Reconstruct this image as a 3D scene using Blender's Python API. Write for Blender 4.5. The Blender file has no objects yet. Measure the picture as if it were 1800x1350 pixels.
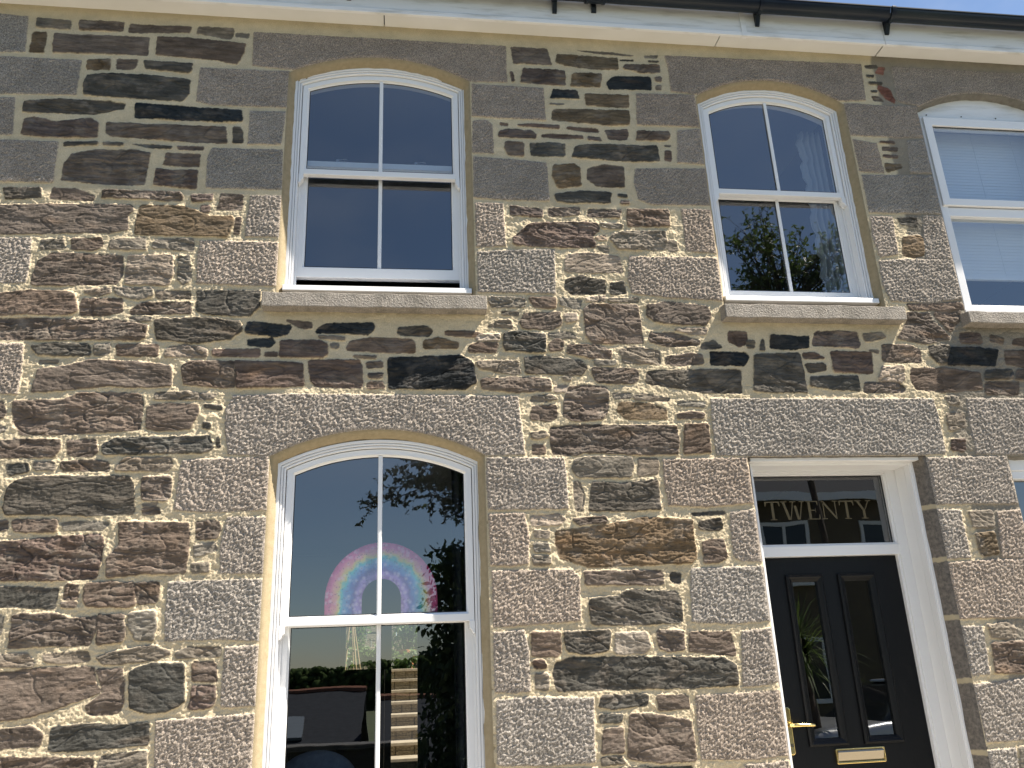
import bpy, bmesh, math, random
import numpy as np
from mathutils import Vector, Matrix

# ------------------------------------------------------------------ camera, sky, sun, exposure
scn = bpy.context.scene
cam_data = bpy.data.cameras.new('camera')
cam_data.sensor_width = 36.0
cam_data.lens = 29.4024
cam_data.clip_start = 0.05
cam_data.clip_end = 2000
cam = bpy.data.objects.new('camera', cam_data)
scn.collection.objects.link(cam)
m3 = Matrix([[0.9911101, -0.004636, -0.1329632], [-0.1269306, -0.3324162, -0.9345524], [-0.0398666, 0.9431214, -0.3300495]])
cam.matrix_world = Matrix.Translation((0, -4.0, 1.6)) @ m3.to_4x4()
scn.camera = cam

TO_SUN = Vector((0.61, -0.178, 1.0)).normalized()
world = bpy.data.worlds.new('World')
scn.world = world
world.use_nodes = True
wn, wl = world.node_tree.nodes, world.node_tree.links
wn.clear()
w_out = wn.new('ShaderNodeOutputWorld')
w_bg = wn.new('ShaderNodeBackground')
w_sky = wn.new('ShaderNodeTexSky')
w_sky.sky_type = 'NISHITA'
w_sky.sun_disc = False
w_sky.sun_elevation = math.asin(TO_SUN.z)
w_sky.sun_rotation = math.atan2(TO_SUN.x, TO_SUN.y)
w_sky.air_density = 1.0
w_sky.dust_density = 0.3
w_sky.ozone_density = 1.6
w_bg.inputs['Strength'].default_value = 0.057
# thin cloud drawn over the sky
w_tc = wn.new('ShaderNodeTexCoord')
w_map = wn.new('ShaderNodeMapping')
w_map.inputs['Scale'].default_value = (2.0, 2.0, 5.0)
w_no = wn.new('ShaderNodeTexNoise')
w_no.inputs['Scale'].default_value = 1.6
w_no.inputs['Detail'].default_value = 7
w_no.inputs['Roughness'].default_value = 0.6
w_rmp = wn.new('ShaderNodeMapRange')
w_rmp.inputs['From Min'].default_value = 0.5
w_rmp.inputs['From Max'].default_value = 0.8
w_rmp.inputs['To Max'].default_value = 0.22
w_mix = wn.new('ShaderNodeMix')
w_mix.data_type = 'RGBA'
w_mix.inputs[7].default_value = (5.2, 5.5, 6.0, 1)
wl.new(w_tc.outputs['Generated'], w_map.inputs['Vector'])
wl.new(w_map.outputs['Vector'], w_no.inputs['Vector'])
wl.new(w_no.outputs['Fac'], w_rmp.inputs['Value'])
wl.new(w_rmp.outputs['Result'], w_mix.inputs[0])
wl.new(w_sky.outputs['Color'], w_mix.inputs[6])
wl.new(w_mix.outputs[2], w_bg.inputs['Color'])
wl.new(w_bg.outputs['Background'], w_out.inputs['Surface'])

sun_data = bpy.data.lights.new('sun', 'SUN')
sun_data.energy = 5.0
sun_data.angle = math.radians(0.5)
sun_data.color = (1.0, 0.915, 0.79)
sun = bpy.data.objects.new('sun', sun_data)
scn.collection.objects.link(sun)
sun.rotation_euler = (-TO_SUN).to_track_quat('-Z', 'Y').to_euler()

scn.view_settings.view_transform = 'Standard'
scn.view_settings.look = 'None'
scn.view_settings.exposure = 1.66
scn.view_settings.gamma = 1.0
scn.view_settings.use_curve_mapping = False
scn.cycles.max_bounces = 8
scn.cycles.transparent_max_bounces = 16

random.seed(7)
RNG = np.random.default_rng(11)

# ------------------------------------------------------------------ materials
def mat(name, color, rough=0.6, metal=0.0, spec=0.5, coat=0.0):
    m = bpy.data.materials.new(name)
    m.use_nodes = True
    b = m.node_tree.nodes['Principled BSDF']
    b.inputs['Base Color'].default_value = (*color, 1)
    b.inputs['Roughness'].default_value = rough
    b.inputs['Metallic'].default_value = metal
    b.inputs['Specular IOR Level'].default_value = spec
    b.inputs['Coat Weight'].default_value = coat
    return m

def nd(m, typ): return m.node_tree.nodes.new(typ)
def lk(m, a, b): m.node_tree.links.new(a, b)

def noise_node(m, scale, detail=4, rough=0.55, stretch=(1, 1, 1), coord='Object'):
    tc = nd(m, 'ShaderNodeTexCoord'); mp = nd(m, 'ShaderNodeMapping'); n = nd(m, 'ShaderNodeTexNoise')
    mp.inputs['Scale'].default_value = stretch
    n.inputs['Scale'].default_value = scale; n.inputs['Detail'].default_value = detail
    n.inputs['Roughness'].default_value = rough
    lk(m, tc.outputs[coord], mp.inputs['Vector']); lk(m, mp.outputs['Vector'], n.inputs['Vector'])
    return n.outputs['Fac']

def ramp(m, fac, lo, hi, a=0.35, b=0.65):
    r = nd(m, 'ShaderNodeMapRange')
    r.inputs['From Min'].default_value = a; r.inputs['From Max'].default_value = b
    r.inputs['To Min'].default_value = lo; r.inputs['To Max'].default_value = hi
    lk(m, fac, r.inputs['Value'])
    return r.outputs['Result']

def mixc(m, fac, a, b, blend='MIX'):
    x = nd(m, 'ShaderNodeMix'); x.data_type = 'RGBA'; x.blend_type = blend
    for s, v in ((0, fac), (6, a), (7, b)):
        if hasattr(v, 'is_linked'): lk(m, v, x.inputs[s])
        elif isinstance(v, (int, float)): x.inputs[s].default_value = v
        else: x.inputs[s].default_value = (*v, 1)
    return x.outputs[2]

def math_node(m, op, a, b):
    x = nd(m, 'ShaderNodeMath'); x.operation = op
    for i, v in enumerate((a, b)):
        if hasattr(v, 'is_linked'): lk(m, v, x.inputs[i])
        else: x.inputs[i].default_value = v
    return x.outputs[0]

def bump(m, h, strength, dist):
    b = nd(m, 'ShaderNodeBump')
    b.inputs['Strength'].default_value = strength; b.inputs['Distance'].default_value = dist
    lk(m, h, b.inputs['Height'])
    lk(m, b.outputs['Normal'], m.node_tree.nodes['Principled BSDF'].inputs['Normal'])

def varied(name, c1, c2, scale, rough=0.7, stretch=(1, 1, 1), bmp=None, a=0.35, b=0.65, **kw):
    m = mat(name, c1, rough, **kw)
    f = noise_node(m, scale, 6, 0.6, stretch)
    lk(m, mixc(m, ramp(m, f, 0, 1, a, b), c1, c2), m.node_tree.nodes['Principled BSDF'].inputs['Base Color'])
    if bmp: bump(m, noise_node(m, bmp[0], 5, 0.6, stretch), bmp[1], bmp[2])
    return m

def glass_mat(name, ior, tint):
    m = bpy.data.materials.new(name); m.use_nodes = True
    m.node_tree.nodes.clear()
    o = nd(m, 'ShaderNodeOutputMaterial'); mx = nd(m, 'ShaderNodeMixShader')
    lw = nd(m, 'ShaderNodeLayerWeight'); lw.inputs['Blend'].default_value = 0.5
    f0 = ((ior - 1) / (ior + 1)) ** 2
    frs = math_node(m, 'ADD', math_node(m, 'MULTIPLY', math_node(m, 'POWER', lw.outputs['Facing'], 5.0), 1 - f0), f0)
    t = nd(m, 'ShaderNodeBsdfTransparent'); t.inputs['Color'].default_value = (*tint, 1)
    g = nd(m, 'ShaderNodeBsdfGlossy'); g.inputs['Roughness'].default_value = 0.0
    g.inputs['Color'].default_value = (0.95, 0.97, 1.0, 1)
    n = noise_node(m, 2.2, 2, 0.5)
    bp = nd(m, 'ShaderNodeBump'); bp.inputs['Strength'].default_value = 0.2; bp.inputs['Distance'].default_value = 0.004
    lk(m, n, bp.inputs['Height']); lk(m, bp.outputs['Normal'], g.inputs['Normal'])
    lk(m, frs, mx.inputs[0]); lk(m, t.outputs[0], mx.inputs[1]); lk(m, g.outputs[0], mx.inputs[2])
    lk(m, mx.outputs[0], o.inputs['Surface'])
    return m

PVC = varied('white_pvc', (0.78, 0.78, 0.79), (0.75, 0.75, 0.75), 0.7, 0.32)
PVC_OLD = varied('weathered_white_pvc', (0.76, 0.76, 0.76), (0.50, 0.49, 0.46), 6.0, 0.4, (0.5, 1, 4), a=0.5, b=0.74)
SOFFIT = varied('soffit_board', (0.72, 0.71, 0.69), (0.66, 0.65, 0.62), 2.5, 0.5)
GLASS = glass_mat('window_glass', 2.35, (0.74, 0.78, 0.80))
GLASS_DARK = glass_mat('door_glass', 2.3, (0.5, 0.52, 0.52))
MORTAR = varied('lime_mortar', (0.335, 0.272, 0.172), (0.28, 0.225, 0.135), 40, 0.95, bmp=(220, 0.7, 0.004))
CONCRETE = varied('old_grey_mortar', (0.19, 0.175, 0.15), (0.13, 0.12, 0.10), 30, 0.95, bmp=(180, 0.7, 0.004))
REVEAL_STONE = varied('granite_reveal', (0.19, 0.165, 0.14), (0.09, 0.08, 0.07), 60, 0.9, bmp=(120, 0.8, 0.006))
BLACK = varied('black_woodgrain', (0.0035, 0.004, 0.005), (0.006, 0.0065, 0.0075), 20, 0.42, (14, 14, 0.8), bmp=(20, 0.35, 0.002), spec=0.22)
BLACK_PVC = varied('black_gutter_pvc', (0.008, 0.012, 0.022), (0.02, 0.026, 0.03), 6, 0.3, (0.3, 1, 3), spec=0.2)
BRASS = mat('polished_brass', (0.83, 0.62, 0.25), 0.14, 1.0)
CHROME = mat('polished_nickel', (0.30, 0.265, 0.21), 0.24, 1.0)
GOLD = mat('gold_leaf', (0.085, 0.066, 0.028), 0.5, 0.0)
RUBBER = mat('black_seal', (0.012, 0.012, 0.014), 0.6)
SLATE = varied('roof_slate', (0.034, 0.038, 0.046), (0.022, 0.025, 0.031), 9, 0.85, (1, 1, 6), spec=0.12)
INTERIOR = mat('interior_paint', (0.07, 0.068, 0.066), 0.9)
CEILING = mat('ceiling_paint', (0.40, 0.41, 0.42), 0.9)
CARPET = varied('carpet', (0.09, 0.08, 0.075), (0.06, 0.055, 0.05), 60, 0.95)

# lime joints that run on across the stone reveal of the door
def _joints():
    m = REVEAL_STONE; b = m.node_tree.nodes['Principled BSDF']; src = b.inputs['Base Color'].links[0].from_socket
    g = nd(m, 'ShaderNodeNewGeometry'); sp = nd(m, 'ShaderNodeSeparateXYZ'); lk(m, g.outputs['Position'], sp.inputs[0])
    wob = math_node(m, 'ADD', sp.outputs['Z'], math_node(m, 'MULTIPLY', noise_node(m, 30, 3), .02))
    tot = None
    for z in JOINTS:
        d = ramp(m, math_node(m, 'ABSOLUTE', math_node(m, 'SUBTRACT', wob, z + .010), 0.0), 1, 0, .009, .015)
        tot = d if tot is None else math_node(m, 'MAXIMUM', tot, d)
    lk(m, mixc(m, tot, src, (.42, .35, .23)), b.inputs['Base Color'])
JOINTS = (2.352, 2.080, 1.792, 1.492, 1.170)
_joints()

# sill: fine granite
SILL = varied('granite_sill', (0.35, 0.315, 0.27), (0.20, 0.175, 0.15), 190, 0.9, bmp=(110, 1.0, 0.009), a=0.4, b=0.6)
_b = SILL.node_tree.nodes['Principled BSDF']; _s = _b.inputs['Base Color'].links[0].from_socket
lk(SILL, mixc(SILL, ramp(SILL, noise_node(SILL, 7, 5, .65, (1, 1, .35)), 0, .65, .48, .68), _s, (.11, .10, .08)), _b.inputs['Base Color'])

# wall stone: base colour from per-stone attribute, grain from nodes
WALL = mat('stone_wall', (0.2, 0.2, 0.2), 0.95, 0.0, 0.08)
def _wall():
    m = WALL
    def at(n):
        a = nd(m, 'ShaderNodeAttribute'); a.attribute_name = n
        return a
    col = at('stone_color').outputs['Color']; gran = at('granite').outputs['Fac']; slate = at('slate').outputs['Fac']
    grain = noise_node(m, 165, 3, 0.7)
    fleck = noise_node(m, 330, 2, 0.5)
    streak = noise_node(m, 22, 6, 0.65, (0.35, 1, 2.6))
    blotch = noise_node(m, 9, 5, 0.6)
    sand = noise_node(m, 300, 3, 0.6)
    g1 = ramp(m, grain, 0.60, 1.42, 0.36, 0.66)
    g2 = ramp(m, fleck, 0.7, 1.35, 0.38, 0.64)
    gg = math_node(m, 'MULTIPLY', g1, g2)
    ss = math_node(m, 'MULTIPLY', ramp(m, streak, 0.62, 1.5, 0.3, 0.7), ramp(m, blotch, 0.75, 1.3, 0.3, 0.7))
    mm = math_node(m, 'MULTIPLY', ramp(m, sand, 0.78, 1.18, 0.35, 0.65), ramp(m, blotch, 0.92, 1.07, 0.3, 0.7))
    # 1 + gran*(gg-1) etc
    f = math_node(m, 'ADD', math_node(m, 'MULTIPLY', gran, gg), math_node(m, 'MULTIPLY', slate, ss))
    rest = math_node(m, 'SUBTRACT', math_node(m, 'SUBTRACT', 1.0, gran), slate)
    f = math_node(m, 'ADD', f, math_node(m, 'MULTIPLY', rest, mm))
    vm = nd(m, 'ShaderNodeVectorMath'); vm.operation = 'SCALE'
    lk(m, col, vm.inputs[0]); lk(m, f, vm.inputs['Scale'])
    lk(m, vm.outputs[0], m.node_tree.nodes['Principled BSDF'].inputs['Base Color'])
    fine = noise_node(m, 210, 4, 0.65)
    lay = noise_node(m, 60, 5, 0.7, (0.25, 1, 2.2))
    h = math_node(m, 'ADD', math_node(m, 'MULTIPLY', fine, 0.6), math_node(m, 'MULTIPLY', math_node(m, 'MULTIPLY', lay, slate), 1.0))
    h = math_node(m, 'ADD', h, math_node(m, 'MULTIPLY', math_node(m, 'MULTIPLY', noise_node(m, 120, 3, 0.7), gran), 0.7))
    bump(m, h, 0.7, 0.006)
_wall()

# ------------------------------------------------------------------ object helpers
ORIGIN = {}
def tag(o, label=None, cat=None, group=None, kind=None):
    if label: o['label'] = label
    if cat: o['category'] = cat
    if group: o['group'] = group
    if kind: o['kind'] = kind
    return o

def attach(o, world_loc, parent):
    ORIGIN[o.name] = Vector(world_loc)
    if parent is not None:
        o.parent = parent
        o.location = Vector(world_loc) - ORIGIN[parent.name]
    else:
        o.location = world_loc
    scn.collection.objects.link(o)

def thing(name, loc, label, cat, group=None):
    o = bpy.data.objects.new(name, None)
    o.empty_display_size = 0.2
    attach(o, loc, None)
    return tag(o, label, cat, group)

def mesh_obj(name, me, m, parent=None, smooth=False):
    n = len(me.vertices)
    co = np.empty(n * 3, np.float32); me.vertices.foreach_get('co', co); co = co.reshape(-1, 3)
    lo, hi = co.min(0), co.max(0)
    org = np.array([(lo[0] + hi[0]) / 2, (lo[1] + hi[1]) / 2, lo[2]], np.float32)
    co -= org
    me.vertices.foreach_set('co', co.ravel())
    if smooth: me.polygons.foreach_set('use_smooth', np.ones(len(me.polygons), bool))
    me.update()
    o = bpy.data.objects.new(name, me)
    for mm in (m if isinstance(m, (list, tuple)) else [m]): me.materials.append(mm)
    attach(o, Vector([float(v) for v in org]), parent)
    return o

def obj(name, bm, m, parent=None, bevel=0.0, smooth=False, seg=2):
    bmesh.ops.recalc_face_normals(bm, faces=bm.faces)
    me = bpy.data.meshes.new(name); bm.to_mesh(me); bm.free()
    o = mesh_obj(name, me, m, parent, smooth)
    if bevel:
        b = o.modifiers.new('bevel', 'BEVEL'); b.width = bevel; b.segments = seg
        b.limit_method = 'ANGLE'; b.angle_limit = math.radians(35); b.harden_normals = False
    return o

def pobj(name, verts, faces, m, parent=None, smooth=False):
    me = bpy.data.meshes.new(name); me.from_pydata(verts, [], faces)
    return mesh_obj(name, me, m, parent, smooth)

def box(bm, x0, x1, y0, y1, z0, z1):
    v = [bm.verts.new(p) for p in ((x0, y0, z0), (x1, y0, z0), (x1, y1, z0), (x0, y1, z0), (x0, y0, z1), (x1, y0, z1), (x1, y1, z1), (x0, y1, z1))]
    for f in ((0, 1, 2, 3), (4, 7, 6, 5), (0, 4, 5, 1), (1, 5, 6, 2), (2, 6, 7, 3), (3, 7, 4, 0)): bm.faces.new([v[i] for i in f])

def ring(bm, outer, inner, y0, y1, y0i=None):
    n = len(outer); y0i = y0 if y0i is None else y0i
    L = [[bm.verts.new((x, y, z)) for x, z in P] for P, y in ((outer, y0), (inner, y0i), (inner, y1), (outer, y1))]
    for a in range(4):
        A, B = L[a], L[(a + 1) % 4]
        for i in range(n):
            j = (i + 1) % n
            bm.faces.new((A[i], A[j], B[j], B[i]))

def prism(bm, pts, y0, y1):
    A = [bm.verts.new((x, y0, z)) for x, z in pts]; B = [bm.verts.new((x, y1, z)) for x, z in pts]
    bm.faces.new(A); bm.faces.new(B[::-1])
    for i in range(len(pts)):
        j = (i + 1) % len(pts); bm.faces.new((A[i], B[i], B[j], A[j]))

def xprism(bm, prof, x0, x1):
    A = [bm.verts.new((x0, y, z)) for y, z in prof]; B = [bm.verts.new((x1, y, z)) for y, z in prof]
    bm.faces.new(A); bm.faces.new(B[::-1])
    for i in range(len(prof)):
        j = (i + 1) % len(prof); bm.faces.new((A[i], B[i], B[j], A[j]))

def tube(bm, path, radii, seg=8, caps=True):
    rings = []
    up = Vector((0.13, 0.31, 0.94))
    for i, p in enumerate(path):
        p = Vector(p)
        d = (Vector(path[min(i + 1, len(path) - 1)]) - Vector(path[max(i - 1, 0)])).normalized()
        a = d.cross(up)
        if a.length < 0.05: a = d.cross(Vector((1, 0, 0)))
        a.normalize(); b = d.cross(a)
        r = radii[i] if isinstance(radii, (list, tuple)) else radii
        rings.append([bm.verts.new(p + r * (math.cos(t) * a + math.sin(t) * b)) for t in [2 * math.pi * k / seg for k in range(seg)]])
    for A, B in zip(rings, rings[1:]):
        for k in range(seg):
            j = (k + 1) % seg; bm.faces.new((A[k], A[j], B[j], B[k]))
    if caps: bm.faces.new(rings[0][::-1]); bm.faces.new(rings[-1])

def lathe(bm, prof, cx, cy, seg=24):
    R = [[bm.verts.new((cx + r * math.cos(2 * math.pi * k / seg), cy + r * math.sin(2 * math.pi * k / seg), z)) for k in range(seg)] for r, z in prof]
    for A, B in zip(R, R[1:]):
        for k in range(seg):
            j = (k + 1) % seg; bm.faces.new((A[k], A[j], B[j], B[k]))
    bm.faces.new(R[0][::-1]); bm.faces.new(R[-1])

def arch(cx, hw, zb, zs, za, i=0.0, ib=None, n=28, io=None):
    """loop (x,z): bottom left, bottom right, then the segmental head right to left; inset by i (bottom by ib)"""
    ib = i if ib is None else ib
    r = za - zs
    if r < 1e-4:
        pts = [(cx - hw + i, zb + ib), (cx + hw - i, zb + ib)]
        return pts + [(cx + hw - i - 2 * (hw - i) * k / n, za - i) for k in range(n + 1)]
    R = (hw * hw + r * r) / (2 * r); zc = za - R; Ri = R - i; h = hw - i
    a = math.asin(h / Ri)
    return [(cx - h, zb + ib), (cx + h, zb + ib)] + [(cx + Ri * math.sin(a - 2 * a * k / n), zc + Ri * math.cos(a - 2 * a * k / n)) for k in range(n + 1)]

def rect(x0, x1, z0, z1): return [(x0, z0), (x1, z0), (x1, z1), (x0, z1)]

def sheet(bm, loop, y):
    bm.faces.new([bm.verts.new((x, y, z)) for x, z in loop])

# ------------------------------------------------------------------ noise in numpy
def _hash(ix, iz, s):
    h = (ix * 374761393 + iz * 668265263 + s * 1442695041) & 0xffffffff
    h = ((h ^ (h >> 13)) * 1274126177) & 0xffffffff
    return ((h ^ (h >> 16)) & 0xffff).astype(np.float32) * np.float32(2 * math.pi / 65536)

def pn(x, z, s=0):
    x = np.asarray(x, np.float32); z = np.asarray(z, np.float32)
    x0 = np.floor(x); z0 = np.floor(z); fx = x - x0; fz = z - z0
    ix = x0.astype(np.int64); iz = z0.astype(np.int64)
    u = fx * fx * fx * (fx * (fx * 6 - 15) + 10); v = fz * fz * fz * (fz * (fz * 6 - 15) + 10)
    def g(dx, dz):
        a = _hash(ix + dx, iz + dz, s)
        return np.cos(a) * (fx - dx) + np.sin(a) * (fz - dz)
    a = g(0, 0); a += u * (g(1, 0) - a)
    b = g(0, 1); b += u * (g(1, 1) - b)
    return (a + v * (b - a)) * 1.4

def sstep(a, b, x):
    t = np.clip((x - a) / (b - a), 0, 1); return t * t * (3 - 2 * t)

def sd_poly(x, z, P, nearest=False):
    d = np.full(x.shape, 1e9, np.float32); ins = np.zeros(x.shape, bool)
    if nearest: nx = np.zeros_like(d); nz = np.zeros_like(d)
    n = len(P)
    for i in range(n):
        ax, az = P[i]; bx, bz = P[(i + 1) % n]
        ex, ez = bx - ax, bz - az; L = ex * ex + ez * ez + 1e-12
        t = np.clip(((x - ax) * ex + (z - az) * ez) / L, 0, 1)
        qx = ax + t * ex; qz = az + t * ez
        dd = (x - qx) ** 2 + (z - qz) ** 2
        if nearest:
            k = dd < d; nx[k] = qx[k]; nz[k] = qz[k]
        d = np.minimum(d, dd)
        if abs(ez) > 1e-9:
            c = ((az > z) != (bz > z)) & (x < ex * (z - az) / ez + ax)
            ins ^= c
    d = np.sqrt(d); d = np.where(ins, -d, d)
    return (d, nx, nz) if nearest else d

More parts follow.
